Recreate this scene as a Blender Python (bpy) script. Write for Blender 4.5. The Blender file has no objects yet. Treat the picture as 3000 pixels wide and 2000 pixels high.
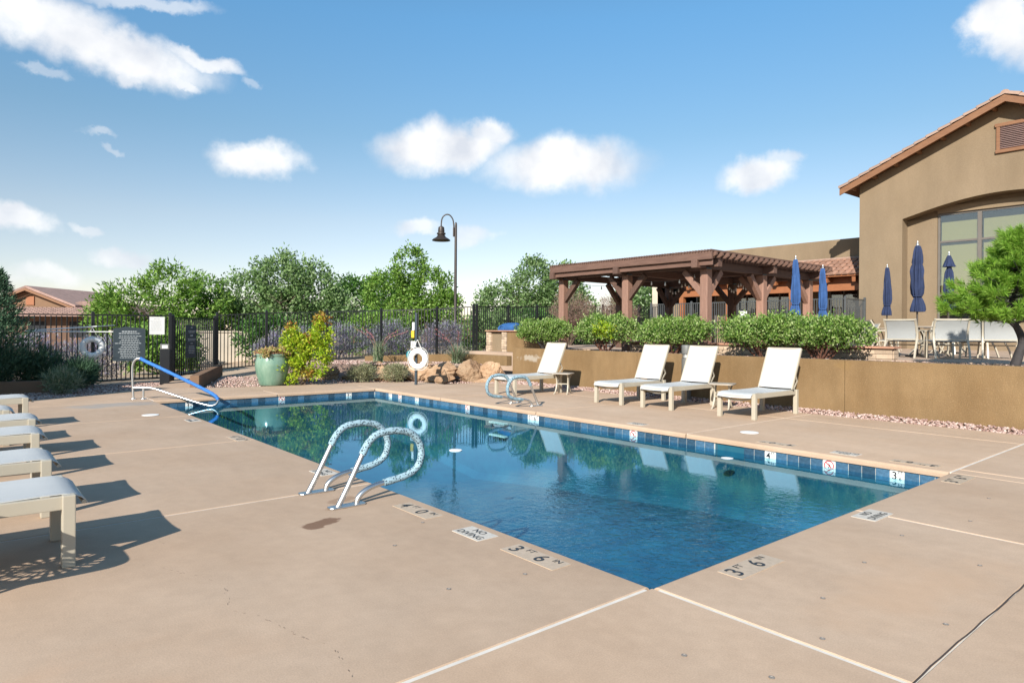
import bpy, bmesh, math, random, zlib
import numpy as np
from mathutils import Vector, Matrix, noise

random.seed(11)
rng = np.random.default_rng(11)
S = bpy.context.scene
COL = S.collection
R = math.radians
PI = math.pi

# ------------------------------------------------------------------ camera
cam_d = bpy.data.cameras.new('camera')
cam = bpy.data.objects.new('camera', cam_d)
COL.objects.link(cam)
cam.matrix_world = (Matrix.Translation((-3.146, -2.457, 1.5)) @ Matrix.Rotation(-0.6975, 4, 'Z')
                    @ Matrix.Rotation(PI / 2, 4, 'X') @ Matrix.Rotation(0.007, 4, 'Z'))
cam_d.sensor_width = 36.0
cam_d.lens = 1940.947 / 3000 * 36
cam_d.shift_y = -0.0102
cam_d.clip_start = 0.05
cam_d.clip_end = 3000
S.camera = cam

# ------------------------------------------------------------------ light
SUN_EL = 29.0
SUN_TRAVEL = Vector((0.875, 0.485, 0)).normalized() * math.cos(R(SUN_EL)) + Vector((0, 0, -math.sin(R(SUN_EL))))
sl = bpy.data.lights.new('sun', 'SUN')
sl.energy = 5.0
sl.angle = R(0.53)
sl.color = (1.0, 0.94, 0.85)
sun = bpy.data.objects.new('sun', sl)
COL.objects.link(sun)
sun.rotation_euler = SUN_TRAVEL.to_track_quat('-Z', 'Y').to_euler()
sun.location = (-20, -10, 20)

S.view_settings.view_transform = 'Standard'
S.view_settings.look = 'None'
S.view_settings.gamma = 1.0
S.view_settings.use_curve_mapping = False
S.view_settings.exposure = 0.69
S.cycles.max_bounces = 6
S.cycles.diffuse_bounces = 3
S.cycles.glossy_bounces = 3
S.cycles.transparent_max_bounces = 24
S.cycles.caustics_reflective = False
S.cycles.caustics_refractive = False
S.cycles.sample_clamp_indirect = 6.0

# ------------------------------------------------------------------ sky with cumulus clouds
W = bpy.data.worlds.new('World')
S.world = W
W.use_nodes = True
wt = W.node_tree
wt.nodes.clear()
wn = wt.nodes.new
wl = wt.links.new
out = wn('ShaderNodeOutputWorld')
bg = wn('ShaderNodeBackground')
bg.inputs['Strength'].default_value = 0.118
sky = wn('ShaderNodeTexSky')
sky.sky_type = 'NISHITA'
sky.sun_disc = False
sky.sun_elevation = R(SUN_EL)
sky.sun_rotation = math.atan2(-SUN_TRAVEL.x, -SUN_TRAVEL.y) % (2 * PI)
sky.air_density = 1.0
sky.dust_density = 0.7
sky.ozone_density = 1.2
sky.altitude = 1500
tc = wn('ShaderNodeTexCoord')
sx = wn('ShaderNodeSeparateXYZ')
wl(tc.outputs['Generated'], sx.inputs[0])


def wmath(op, a=None, b=None, clamp=False):
    n = wn('ShaderNodeMath')
    n.operation = op
    n.use_clamp = clamp
    for i, q in enumerate((a, b)):
        if q is None:
            continue
        if isinstance(q, (int, float)):
            n.inputs[i].default_value = q
        else:
            wl(q, n.inputs[i])
    return n.outputs[0]


az = wmath('ARCTAN2', sx.outputs[0], sx.outputs[1])
az = wmath('MULTIPLY', az, 180 / PI)
el = wmath('MULTIPLY', wmath('ARCSINE', sx.outputs[2]), 180 / PI)
cxyz = wn('ShaderNodeCombineXYZ')
wl(az, cxyz.inputs[0])
wl(el, cxyz.inputs[1])
nz = wn('ShaderNodeTexNoise')
nz.inputs['Scale'].default_value = 9.0
nz.inputs['Detail'].default_value = 7.0
nz.inputs['Roughness'].default_value = 0.6
wl(tc.outputs['Generated'], nz.inputs['Vector'])
vs = wn('ShaderNodeVectorMath')
vs.operation = 'SUBTRACT'
wl(nz.outputs['Color'], vs.inputs[0])
vs.inputs[1].default_value = (0.5, 0.5, 0.5)
vm = wn('ShaderNodeVectorMath')
vm.operation = 'MULTIPLY'
wl(vs.outputs[0], vm.inputs[0])
vm.inputs[1].default_value = (7.0, 4.6, 0.0)
va = wn('ShaderNodeVectorMath')
va.operation = 'ADD'
wl(cxyz.outputs[0], va.inputs[0])
wl(vm.outputs[0], va.inputs[1])
# azimuth, elevation, half width, half height (degrees), tilt, density
CLOUDS = [
    (8.8, 19.7, 7.1, 1.7, -6, 1.0), (4.6, 20.7, 4.6, 1.9, 2, .95), (14.7, 20.2, 2.9, .7, -4, .85), (12.7, 18.7, 2.1, .5, -18, .8),
    (10.2, 18.4, 1.4, .8, 0, .8), (10.9, 23.2, 5.0, .5, 8, .5), (5.4, 17.7, 1.5, .3, 0, .35), (18.1, 19.4, .7, .4, 0, .3),
    (7.7, 14.1, 1.1, .3, 2, .4), (8.4, 13.1, .6, .24, 0, .35), (19.1, 13.4, 3.3, 1.4, 4, .95), (34.0, 15.5, 5.6, 2.0, 4, 1.0),
    (37.5, 16.6, 2.6, 1.2, 0, .9), (44.3, 14.2, 7.6, 2.2, 1, 1.0), (60.4, 12.6, 3.1, 1.4, 0, .95), (62.0, 13.6, 1.8, .7, -5, .6),
    (76.4, 20.4, 1.8, 2.4, -12, 1.0), (3.0, 7.3, 2.6, 1.1, -4, .9), (7.7, 7.3, 1.3, .4, 2, .5), (9.8, 5.3, 2.3, .8, -2, .75),
    (4.5, 3.6, 2.4, .8, -2, .6), (32.1, 9.0, 2.5, .8, 0, .7), (36.9, 8.5, 2.0, .9, 0, .6),
    # the same fair-weather field carried on round the rest of the sky
    (-24, 19, 7, 2.2, -6, 1.0), (-66, 22, 9, 2.8, 6, 1.0), (106, 17, 7, 2.2, 0, .95), (140, 26, 10, 3.2, 5, 1.0),
    (-150, 20, 9, 2.8, -5, .95), (-105, 36, 10, 4, 0, .9), (40, 48, 12, 5, 8, .9),
]
acc = None
for (a0, e0, hw, hh, rot, dens) in CLOUDS:
    mp = wn('ShaderNodeMapping')
    mp.vector_type = 'TEXTURE'
    mp.inputs['Location'].default_value = (a0, e0, 0)
    mp.inputs['Rotation'].default_value = (0, 0, R(rot))
    mp.inputs['Scale'].default_value = (hw, hh, 1)
    wl(va.outputs[0], mp.inputs['Vector'])
    ln = wn('ShaderNodeVectorMath')
    ln.operation = 'LENGTH'
    wl(mp.outputs[0], ln.inputs[0])
    mr = wn('ShaderNodeMapRange')
    mr.interpolation_type = 'SMOOTHSTEP'
    mr.inputs['From Min'].default_value = 1.22
    mr.inputs['From Max'].default_value = 0.45
    mr.inputs['To Min'].default_value = 0
    mr.inputs['To Max'].default_value = dens
    wl(ln.outputs['Value'], mr.inputs['Value'])
    acc = mr.outputs[0] if acc is None else wmath('MAXIMUM', acc, mr.outputs[0])
# soft light and shade inside the clouds
n2 = wn('ShaderNodeTexNoise')
n2.inputs['Scale'].default_value = 15.0
n2.inputs['Detail'].default_value = 5.0
wl(tc.outputs['Generated'], n2.inputs['Vector'])
cr = wn('ShaderNodeValToRGB')
cr.color_ramp.elements[0].position = 0.3
cr.color_ramp.elements[0].color = (3.9, 4.15, 4.6, 1)
cr.color_ramp.elements[1].position = 0.62
cr.color_ramp.elements[1].color = (5.8, 5.8, 5.8, 1)
wl(n2.outputs['Fac'], cr.inputs[0])
tint = wn('ShaderNodeMix')
tint.data_type = 'RGBA'
tint.blend_type = 'MULTIPLY'
tint.inputs['Factor'].default_value = 1.0
wl(sky.outputs[0], tint.inputs[6])
er = wn('ShaderNodeValToRGB')
wl(wmath('MULTIPLY', el, 1 / 90, True), er.inputs[0])
for i, (pos, c) in enumerate(((0.0, (0.82, 0.66, 0.64)), (0.10, (0.91, 0.79, 0.69)), (0.178, (0.74, 0.86, 0.80)), (0.278, (0.68, 1.04, 1.08)))):
    e_ = er.color_ramp.elements[i] if i < 2 else er.color_ramp.elements.new(pos)
    e_.position = pos
    e_.color = (*c, 1)
wl(er.outputs[0], tint.inputs[7])
cm = wn('ShaderNodeMix')
cm.data_type = 'RGBA'
wl(acc, cm.inputs['Factor'])
wl(tint.outputs[2], cm.inputs[6])
wl(cr.outputs[0], cm.inputs[7])
wl(cm.outputs[2], bg.inputs['Color'])
wl(bg.outputs[0], out.inputs[0])


# ------------------------------------------------------------------ materials
MATS = {}


def pm(name, col, rough=0.7, metal=0.0, var=0.12, vscale=6.0, bump=0.0, bscale=60.0, spec=0.5, col2=None,
       coords='Object', rand=0.0, detail=6.0, stretch=None, bdist=0.01):
    """Principled material with noise mottling, fine relief and optional per-object variation."""
    m = bpy.data.materials.new(name)
    m.use_nodes = True
    t = m.node_tree
    p = t.nodes['Principled BSDF']
    p.inputs['Roughness'].default_value = rough
    p.inputs['Metallic'].default_value = metal
    p.inputs['Specular IOR Level'].default_value = spec
    tcn = t.nodes.new('ShaderNodeTexCoord')
    if coords == 'World':
        g = t.nodes.new('ShaderNodeNewGeometry')
        vec = g.outputs['Position']
    else:
        vec = tcn.outputs[coords]
    if stretch:
        mp = t.nodes.new('ShaderNodeMapping')
        mp.inputs['Scale'].default_value = stretch
        t.links.new(vec, mp.inputs['Vector'])
        vec = mp.outputs[0]
    no = t.nodes.new('ShaderNodeTexNoise')
    no.inputs['Scale'].default_value = vscale
    no.inputs['Detail'].default_value = detail
    no.inputs['Roughness'].default_value = 0.6
    t.links.new(vec, no.inputs['Vector'])
    ra = t.nodes.new('ShaderNodeValToRGB')
    c2 = col2 or tuple(min(1, c * (1 + var)) for c in col)
    c1 = col if col2 else tuple(c * (1 - var) for c in col)
    ra.color_ramp.elements[0].position = 0.3
    ra.color_ramp.elements[0].color = (*c1, 1)
    ra.color_ramp.elements[1].position = 0.7
    ra.color_ramp.elements[1].color = (*c2, 1)
    t.links.new(no.outputs['Fac'], ra.inputs[0])
    colout = ra.outputs[0]
    if rand:
        oi = t.nodes.new('ShaderNodeObjectInfo')
        mr = t.nodes.new('ShaderNodeMapRange')
        mr.inputs['To Min'].default_value = 1 - rand
        mr.inputs['To Max'].default_value = 1 + rand
        t.links.new(oi.outputs['Random'], mr.inputs['Value'])
        hs = t.nodes.new('ShaderNodeHueSaturation')
        t.links.new(mr.outputs[0], hs.inputs['Value'])
        t.links.new(colout, hs.inputs['Color'])
        colout = hs.outputs[0]
    t.links.new(colout, p.inputs['Base Color'])
    if bump:
        nb = t.nodes.new('ShaderNodeTexNoise')
        nb.inputs['Scale'].default_value = bscale
        nb.inputs['Detail'].default_value = 4
        t.links.new(vec, nb.inputs['Vector'])
        bu = t.nodes.new('ShaderNodeBump')
        bu.inputs['Strength'].default_value = bump
        bu.inputs['Distance'].default_value = bdist
        t.links.new(nb.outputs['Fac'], bu.inputs['Height'])
        t.links.new(bu.outputs[0], p.inputs['Normal'])
    MATS[name] = m
    m['colsock'] = 1
    return m


def leafmat(name, cols, trans=0.3, rough=0.5, spec=0.3):
    """Foliage: each leaf takes its own tone, a little light passes through."""
    m = bpy.data.materials.new(name)
    m.use_nodes = True
    t = m.node_tree
    t.nodes.clear()
    o = t.nodes.new('ShaderNodeOutputMaterial')
    g = t.nodes.new('ShaderNodeNewGeometry')
    ra = t.nodes.new('ShaderNodeValToRGB')
    els = ra.color_ramp.elements
    while len(els) < len(cols):
        els.new(0.5)
    for i, c in enumerate(cols):
        els[i].position = i / (len(cols) - 1)
        els[i].color = (*c, 1)
    t.links.new(g.outputs['Random Per Island'], ra.inputs[0])
    p = t.nodes.new('ShaderNodeBsdfPrincipled')
    p.inputs['Roughness'].default_value = rough
    p.inputs['Specular IOR Level'].default_value = spec
    t.links.new(ra.outputs[0], p.inputs['Base Color'])
    tr = t.nodes.new('ShaderNodeBsdfTranslucent')
    t.links.new(ra.outputs[0], tr.inputs['Color'])
    mx = t.nodes.new('ShaderNodeMixShader')
    mx.inputs[0].default_value = trans
    t.links.new(p.outputs[0], mx.inputs[1])
    t.links.new(tr.outputs[0], mx.inputs[2])
    t.links.new(mx.outputs[0], o.inputs[0])
    MATS[name] = m
    return m


# ------------------------------------------------------------------ mesh helpers
class MB:
    def __init__(self):
        self.v = []
        self.f = []

    def box(self, x0, x1, y0, y1, z0, z1):
        b = len(self.v)
        self.v += [(x0, y0, z0), (x1, y0, z0), (x1, y1, z0), (x0, y1, z0), (x0, y0, z1), (x1, y0, z1), (x1, y1, z1), (x0, y1, z1)]
        for q in ((0, 3, 2, 1), (4, 5, 6, 7), (0, 1, 5, 4), (1, 2, 6, 5), (2, 3, 7, 6), (3, 0, 4, 7)):
            self.f.append(tuple(b + i for i in q))
        return self

    def beam(self, p0, p1, w, h, up=(0, 0, 1)):
        """Rectangular bar from p0 to p1: w sideways, h along up."""
        p0, p1 = Vector(p0), Vector(p1)
        d = (p1 - p0).normalized()
        s = d.cross(Vector(up))
        if s.length < 1e-4:
            s = d.cross(Vector((1, 0, 0)))
        s.normalize()
        u = s.cross(d).normalized()
        b = len(self.v)
        for p in (p0, p1):
            for (i, j) in ((-1, -1), (1, -1), (1, 1), (-1, 1)):
                self.v.append(tuple(p + s * (i * w / 2) + u * (j * h / 2)))
        for q in ((0, 3, 2, 1), (4, 5, 6, 7), (0, 1, 5, 4), (1, 2, 6, 5), (2, 3, 7, 6), (3, 0, 4, 7)):
            self.f.append(tuple(b + i for i in q))
        return self

    def ribbon(self, pts, w, h, up):
        """Flat bar swept through pts, section w (sideways) by h."""
        pts = [Vector(p) for p in pts]
        up = Vector(up)
        b = len(self.v)
        n = len(pts)
        for i, p in enumerate(pts):
            d = (pts[min(i + 1, n - 1)] - pts[max(i - 1, 0)]).normalized()
            s = up.normalized()
            u = s.cross(d).normalized()
            for (a, c) in ((-1, -1), (1, -1), (1, 1), (-1, 1)):
                self.v.append(tuple(p + s * (a * w / 2) + u * (c * h / 2)))
        for i in range(n - 1):
            o = b + 4 * i
            for k in range(4):
                self.f.append((o + k, o + (k + 1) % 4, o + 4 + (k + 1) % 4, o + 4 + k))
        self.f.append((b + 3, b + 2, b + 1, b))
        e = b + 4 * (n - 1)
        self.f.append((e, e + 1, e + 2, e + 3))
        return self

    def tube(self, pts, r, n=8, caps=True, closed=False):
        pts = [Vector(p) for p in pts]
        m = len(pts)
        rs = r if isinstance(r, (list, tuple)) else [r] * m
        b = len(self.v)
        d0 = (pts[1] - pts[0]).normalized()
        ref = Vector((0, 0, 1)) if abs(d0.z) < 0.9 else Vector((1, 0, 0))
        s = d0.cross(ref).normalized()
        for i, p in enumerate(pts):
            if closed:
                d = (pts[(i + 1) % m] - pts[i - 1]).normalized()
            else:
                d = (pts[min(i + 1, m - 1)] - pts[max(i - 1, 0)]).normalized()
            s = (s - d * s.dot(d)).normalized()
            u = d.cross(s)
            for k in range(n):
                a = 2 * PI * k / n
                self.v.append(tuple(p + (s * math.cos(a) + u * math.sin(a)) * rs[i]))
        for i in range(m if closed else m - 1):
            o, q = b + n * i, b + n * ((i + 1) % m)
            for k in range(n):
                self.f.append((o + k, o + (k + 1) % n, q + (k + 1) % n, q + k))
        if caps and not closed:
            self.f.append(tuple(b + k for k in reversed(range(n))))
            self.f.append(tuple(b + n * (m - 1) + k for k in range(n)))
        return self

    def lathe(self, prof, n=24, c=(0, 0, 0), wave=None):
        b = len(self.v)
        for j, (r, z) in enumerate(prof):
            for k in range(n):
                a = 2 * PI * k / n
                q = r * (wave(a, j) if wave else 1)
                self.v.append((c[0] + q * math.cos(a), c[1] + q * math.sin(a), c[2] + z))
        for j in range(len(prof) - 1):
            for k in range(n):
                k2 = (k + 1) % n
                self.f.append((b + j * n + k, b + j * n + k2, b + (j + 1) * n + k2, b + (j + 1) * n + k))
        self.f.append(tuple(b + k for k in reversed(range(n))))
        e = b + (len(prof) - 1) * n
        self.f.append(tuple(e + k for k in range(n)))
        return self

    def prism(self, poly, fn, a, b_):
        """Extrude a 2D polygon: fn(u, v, t) gives the 3D point, t from a to b_."""
        b = len(self.v)
        n = len(poly)
        for t in (a, b_):
            for (u, v) in poly:
                self.v.append(fn(u, v, t))
        for i in range(n):
            j = (i + 1) % n
            self.f.append((b + i, b + j, b + n + j, b + n + i))
        self.f.append(tuple(b + i for i in reversed(range(n))))
        self.f.append(tuple(b + n + i for i in range(n)))
        return self

    def quad(self, *pts):
        b = len(self.v)
        self.v += [tuple(p) for p in pts]
        self.f.append(tuple(range(b, b + len(pts))))
        return self

    def mesh(self, name, mat, smooth=None, bevel=0.0):
        me = bpy.data.meshes.new(name)
        me.from_pydata(self.v, [], self.f)
        if bevel or True:
            bm = bmesh.new()
            bm.from_mesh(me)
            bmesh.ops.recalc_face_normals(bm, faces=bm.faces)
            if bevel:
                bmesh.ops.bevel(bm, geom=[e for e in bm.edges if e.is_manifold and e.calc_face_angle(0) > 0.5],
                                offset=bevel, segments=2, affect='EDGES', profile=0.6, clamp_overlap=True)
            bm.to_mesh(me)
            bm.free()
        if smooth is not None:
            me.shade_smooth()
            me.set_sharp_from_angle(angle=R(smooth))
        if mat:
            me.materials.append(MATS[mat] if isinstance(mat, str) else mat)
        return me

    def build(self, name, mat, parent=None, smooth=None, bevel=0.0, loc=None):
        return obj(name, self.mesh(name, mat, smooth, bevel), parent, loc)


def obj(name, me, parent=None, loc=None, rot=None):
    o = bpy.data.objects.new(name, me)
    COL.objects.link(o)
    if parent is not None:
        o.parent = parent
    if loc is not None:
        o.location = loc
    if rot is not None:
        o.rotation_euler = rot
    return o


def tag(o, label, cat, group=None, kind=None):
    o['label'] = label
    o['category'] = cat
    if group:
        o['group'] = group
    if kind:
        o['kind'] = kind
    return o


def thing(name, label, cat, loc=(0, 0, 0), rz=0.0, group=None):
    o = bpy.data.objects.new(name, None)
    COL.objects.link(o)
    o.location = loc
    o.rotation_euler = (0, 0, rz)
    o.empty_display_size = 0.2
    return tag(o, label, cat, group)


def struct(name, parent=None):
    o = bpy.data.objects.new(name, None)
    COL.objects.link(o)
    o['kind'] = 'structure'
    o.parent = parent
    return o


def copy_tree(o, parent=None):
    kids = list(o.children)
    c = o.copy()
    COL.objects.link(c)
    c.parent = parent
    for ch in kids:
        copy_tree(ch, c)
    return c


def dup(src, loc, rz, label, group=None, scale=None):
    c = copy_tree(src)
    c.location = loc
    c.rotation_euler = (0, 0, rz)
    if scale:
        c.scale = (scale, scale, scale)
    c['label'] = label
    if group:
        c['group'] = group
    return c


def arrays_obj(name, V, F, mat, parent=None, smooth=False):
    """Fast mesh from numpy arrays; F is (n, 3) or (n, 4)."""
    me = bpy.data.meshes.new(name)
    V = np.ascontiguousarray(V, dtype=np.float32)
    F = np.ascontiguousarray(F, dtype=np.int32)
    k = F.shape[1]
    me.vertices.add(len(V))
    me.vertices.foreach_set('co', V.ravel())
    me.loops.add(F.size)
    me.loops.foreach_set('vertex_index', F.ravel())
    me.polygons.add(len(F))
    me.polygons.foreach_set('loop_start', np.arange(0, F.size, k, dtype=np.int32))
    me.update(calc_edges=True)
    me.validate()
    if smooth:
        me.shade_smooth()
    me.materials.append(MATS[mat])
    return obj(name, me, parent)


def unit(a):
    return a / np.maximum(np.linalg.norm(a, axis=1, keepdims=True), 1e-6)


def leaves(name, P, D, length, width, mat, parent, fold=0.25):
    """One folded rhombus for each leaf."""
    n = len(P)
    L = length * rng.uniform(0.7, 1.25, (n, 1))
    Wd = width * rng.uniform(0.75, 1.25, (n, 1))
    side = unit(np.cross(D, rng.normal(size=(n, 3))))
    nor = np.cross(side, D)
    mid = P + D * L * 0.45
    V = np.stack([P, mid + side * Wd - nor * Wd * fold, P + D * L, mid - side * Wd - nor * Wd * fold], 1).reshape(-1, 3)
    F = np.arange(4 * n).reshape(n, 4)
    return arrays_obj(name, V, F, mat, parent)


def crown_points(ells, clumps, per, rc, lo=0.5, up=0.35, flat=1.0):
    """Leaf positions in clumps spread through a set of ellipsoids (cx,cy,cz,rx,ry,rz); outward directions."""
    wts = np.array([e[3] * e[4] * e[5] for e in ells]) ** 0.67
    idx = rng.choice(len(ells), clumps, p=wts / wts.sum())
    E = np.array(ells)[idx]
    d = unit(rng.normal(size=(clumps, 3)))
    r = rng.uniform(lo, 1.0, (clumps, 1)) ** 0.7
    c = E[:, :3] + d * r * E[:, 3:]
    outw = unit(d / E[:, 3:])
    P = np.repeat(c, per, 0) + rng.normal(size=(clumps * per, 3)) * rc * np.array([1, 1, flat])
    D = unit(np.repeat(outw, per, 0) * 0.6 + np.array([0, 0, up]) + rng.normal(size=(clumps * per, 3)) * 0.55)
    return P, D


def branches(mb, base, top, r0, n, spread, depth=2, seed=0, r1=None):
    """Tapered trunk with limbs that fork."""
    rd = random.Random(seed)

    def limb(p, q, ra, rb, lvl):
        pts, k = [], 5
        for i in range(k + 1):
            t = i / k
            j = (0 if i in (0, k) else 1) * (q - p).length * 0.05
            pts.append(p.lerp(q, t) + Vector((rd.uniform(-j, j), rd.uniform(-j, j), rd.uniform(-j, j) * 0.4)))
        mb.tube(pts, [ra + (rb - ra) * i / k for i in range(k + 1)], 6 if lvl else 8)
        if lvl < depth:
            for i in range(n):
                s = rd.uniform(0.45, 1.0)
                o = p.lerp(q, s)
                a = 2 * PI * (i + rd.random() * 0.6) / n
                ln = spread * (0.6 ** lvl) * rd.uniform(0.7, 1.15)
                e = o + Vector((math.cos(a) * ln, math.sin(a) * ln, ln * rd.uniform(0.45, 1.1)))
                limb(o, e, (ra + (rb - ra) * s) * 0.62, rb * 0.4, lvl + 1)
    limb(Vector(base), Vector(top), r0, r1 or r0 * 0.55, 0)
    return mb


def smooth_path(pts, n=6):
    """Catmull-Rom through points."""
    P = [Vector(p) for p in pts]
    P = [P[0] * 2 - P[1]] + P + [P[-1] * 2 - P[-2]]
    o = []
    for i in range(1, len(P) - 2):
        for k in range(n):
            t = k / n
            a, b, c, d = P[i - 1], P[i], P[i + 1], P[i + 2]
            o.append(0.5 * ((2 * b) + (c - a) * t + (2 * a - 5 * b + 4 * c - d) * t * t + (3 * b - a - 3 * c + d) * t ** 3))
    o.append(P[-2])
    return o


# lettering: every string is turned into a mesh while the scene is still empty
def text_mesh(s):
    cu = bpy.data.curves.new('lettering', 'FONT')
    cu.body = s
    cu.align_x = 'CENTER'
    cu.align_y = 'CENTER'
    cu.size = 1.0
    cu.offset = 0.012
    cu.resolution_u = 3
    o = bpy.data.objects.new('lettering', cu)
    COL.objects.link(o)
    dg = bpy.context.evaluated_depsgraph_get()
    me = bpy.data.meshes.new_from_object(o.evaluated_get(dg))
    bpy.data.objects.remove(o)
    bpy.data.curves.remove(cu)
    me.name = 'lettering'
    return me


TXT = {}
for s in ['3', '4', '5', '6', '0', 'FT', 'IN', 'NO', 'DIVING']:
    TXT[s] = text_mesh(s)


def lettering(s, parent, size, loc, rot, mat, sxy=1.0):
    me = TXT[s]
    me = me.copy()
    me.materials.clear()
    me.materials.append(MATS[mat])
    o = obj('lettering', me, parent, loc, rot)
    o.scale = (size * sxy, size, size)
    return o

# ------------------------------------------------------------------ palette
pm('deck', (0.42, 0.294, 0.20), 0.85, var=0.10, vscale=0.55, bump=0.25, bscale=90, coords='World', col2=(0.478, 0.354, 0.256), detail=8, spec=0.25, bdist=0.003)
pm('joint', (0.60, 0.56, 0.50), 0.8, var=0.15, vscale=4, coords='World')
pm('cap_grey', (0.20, 0.18, 0.16), 0.6)
pm('crack', (0.05, 0.035, 0.03), 0.9)
pm('plaster', (0.003, 0.058, 0.105), 0.8, var=0.2, vscale=2.6, coords='World', col2=(0.010, 0.115, 0.165))
pm('pool_tile', (0.05, 0.11, 0.175), 0.18, var=0.3, vscale=25, rand=0.45, spec=0.6)
pm('grout', (0.45, 0.45, 0.43), 0.8)
pm('marker_tile', (0.75, 0.75, 0.72), 0.3, var=0.05, vscale=12)
pm('nodive_tile', (0.50, 0.46, 0.40), 0.5, var=0.12, vscale=25)
pm('deck_tile', (0.44, 0.345, 0.252), 0.5, var=0.12, vscale=25)
pm('skimmer_dark', (0.06, 0.08, 0.09), 0.6)
pm('black_ink', (0.02, 0.025, 0.03), 0.5)
pm('red_ink', (0.45, 0.02, 0.03), 0.5)
pm('white_plastic', (0.78, 0.78, 0.76), 0.45, var=0.04)
pm('steel', (0.62, 0.62, 0.61), 0.36, metal=1.0, var=0.05, vscale=20)
pm('blue_sleeve', (0.03, 0.16, 0.50), 0.75, var=0.3, vscale=40, bump=0.6, bscale=90)
pm('sling', (0.46, 0.47, 0.465), 0.65, var=0.03, vscale=3, bump=0.25, bscale=400, stretch=(1, 6, 1))
pm('sling_grey', (0.30, 0.31, 0.305), 0.65, var=0.03, vscale=3, bump=0.25, bscale=400)
pm('frame_tan', (0.40, 0.36, 0.285), 0.4, var=0.05, vscale=5)
pm('frame_brown', (0.36, 0.31, 0.25), 0.45, var=0.08, vscale=5)
pm('rubber', (0.03, 0.03, 0.03), 0.7)
pm('fence_black', (0.012, 0.013, 0.015), 0.4, var=0.2)
pm('fence_grey', (0.075, 0.08, 0.082), 0.4, var=0.15)
pm('post_blue', (0.03, 0.045, 0.06), 0.45)
pm('stucco_gold', (0.168, 0.104, 0.048), 0.92, var=0.15, vscale=0.9, bump=0.5, bscale=55, coords='World', col2=(0.222, 0.147, 0.075), spec=0.15)
pm('stucco_tan', (0.206, 0.153, 0.098), 0.92, var=0.06, vscale=0.5, bump=0.35, bscale=60, coords='World', col2=(0.228, 0.172, 0.113), spec=0.15)
pm('stucco_rose', (0.13, 0.082, 0.06), 0.92, var=0.1, vscale=0.8, bump=0.4, bscale=50, coords='World', spec=0.15)
pm('stucco_brown', (0.20, 0.125, 0.08), 0.92, var=0.1, vscale=1.2, bump=0.4, bscale=50, coords='World', spec=0.15)
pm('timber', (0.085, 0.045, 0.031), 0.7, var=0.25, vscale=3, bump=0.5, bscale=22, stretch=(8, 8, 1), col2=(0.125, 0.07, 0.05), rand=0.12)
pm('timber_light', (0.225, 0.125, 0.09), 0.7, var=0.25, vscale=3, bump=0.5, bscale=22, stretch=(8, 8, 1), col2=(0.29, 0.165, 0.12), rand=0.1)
pm('timber_x', (0.095, 0.05, 0.036), 0.7, var=0.25, vscale=3, bump=0.5, bscale=22, stretch=(1, 8, 8), col2=(0.14, 0.08, 0.058), rand=0.2)
pm('timber_y', (0.10, 0.053, 0.038), 0.7, var=0.25, vscale=3, bump=0.5, bscale=22, stretch=(8, 1, 8), col2=(0.15, 0.085, 0.062), rand=0.12)
pm('metal_cap', (0.06, 0.14, 0.20), 0.45, metal=0.4)
pm('fascia', (0.24, 0.085, 0.032), 0.6, var=0.2, vscale=3, stretch=(4, 1, 4), col2=(0.30, 0.115, 0.045))
pm('rake', (0.17, 0.075, 0.033), 0.6, var=0.2, vscale=3, stretch=(4, 1, 4), col2=(0.22, 0.105, 0.048))
pm('roof_tile', (0.29, 0.165, 0.115), 0.8, var=0.15, vscale=7, rand=0.18, bump=0.2, bscale=40)
pm('roof_tile_pale', (0.27, 0.175, 0.145), 0.85, var=0.2, vscale=3, rand=0.22)
pm('roof_tile_grey', (0.30, 0.20, 0.15), 0.8, var=0.12, vscale=6, rand=0.1, bump=0.2, bscale=40)
pm('window_frame', (0.13, 0.115, 0.10), 0.45, var=0.08)
pm('blind', (0.36, 0.36, 0.21), 0.8, var=0.06, vscale=20, stretch=(1, 12, 0.2))
pm('dark_room', (0.012, 0.014, 0.018), 0.9)
pm('louver', (0.36, 0.24, 0.215), 0.6)
pm('umbrella_navy', (0.013, 0.024, 0.068), 0.85, var=0.25, vscale=9, bump=0.3, bscale=200)
pm('umbrella_lit_blue', (0.022, 0.07, 0.20), 0.85, var=0.2, vscale=9, bump=0.3, bscale=200)  # brighter canopy blue: the effect of light angle is put into the colour
pm('pole_dark', (0.10, 0.085, 0.075), 0.35, metal=0.6)
pm('bark', (0.10, 0.07, 0.05), 0.9, var=0.3, vscale=12, bump=0.7, bscale=40)
pm('bark_red', (0.13, 0.055, 0.035), 0.8, var=0.3, vscale=12)
pm('bark_dark', (0.035, 0.03, 0.03), 0.85, var=0.3, vscale=9, bump=0.8, bscale=30)
pm('sandstone', (0.24, 0.135, 0.075), 0.95, var=0.3, vscale=2.2, bump=1.0, bscale=9, coords='World', col2=(0.42, 0.30, 0.195), detail=10, spec=0.1, bdist=0.05, rand=0.22)
pm('ledge_stone', (0.36, 0.27, 0.19), 0.9, var=0.25, vscale=5, bump=0.7, bscale=30, rand=0.28, col2=(0.47, 0.36, 0.26))
pm('cap_stone', (0.38, 0.20, 0.13), 0.85, var=0.15, vscale=5, bump=0.4, bscale=30)
pm('gravel', (0.33, 0.20, 0.165), 0.9, var=0.35, vscale=25, coords='World', col2=(0.50, 0.37, 0.315))
pm('soil', (0.25, 0.165, 0.12), 0.95, var=0.3, vscale=3, bump=0.8, bscale=30, coords='World')
pm('desert', (0.36, 0.26, 0.175), 0.95, var=0.2, vscale=0.25, bump=0.8, bscale=12, coords='World', col2=(0.45, 0.345, 0.25))
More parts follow.
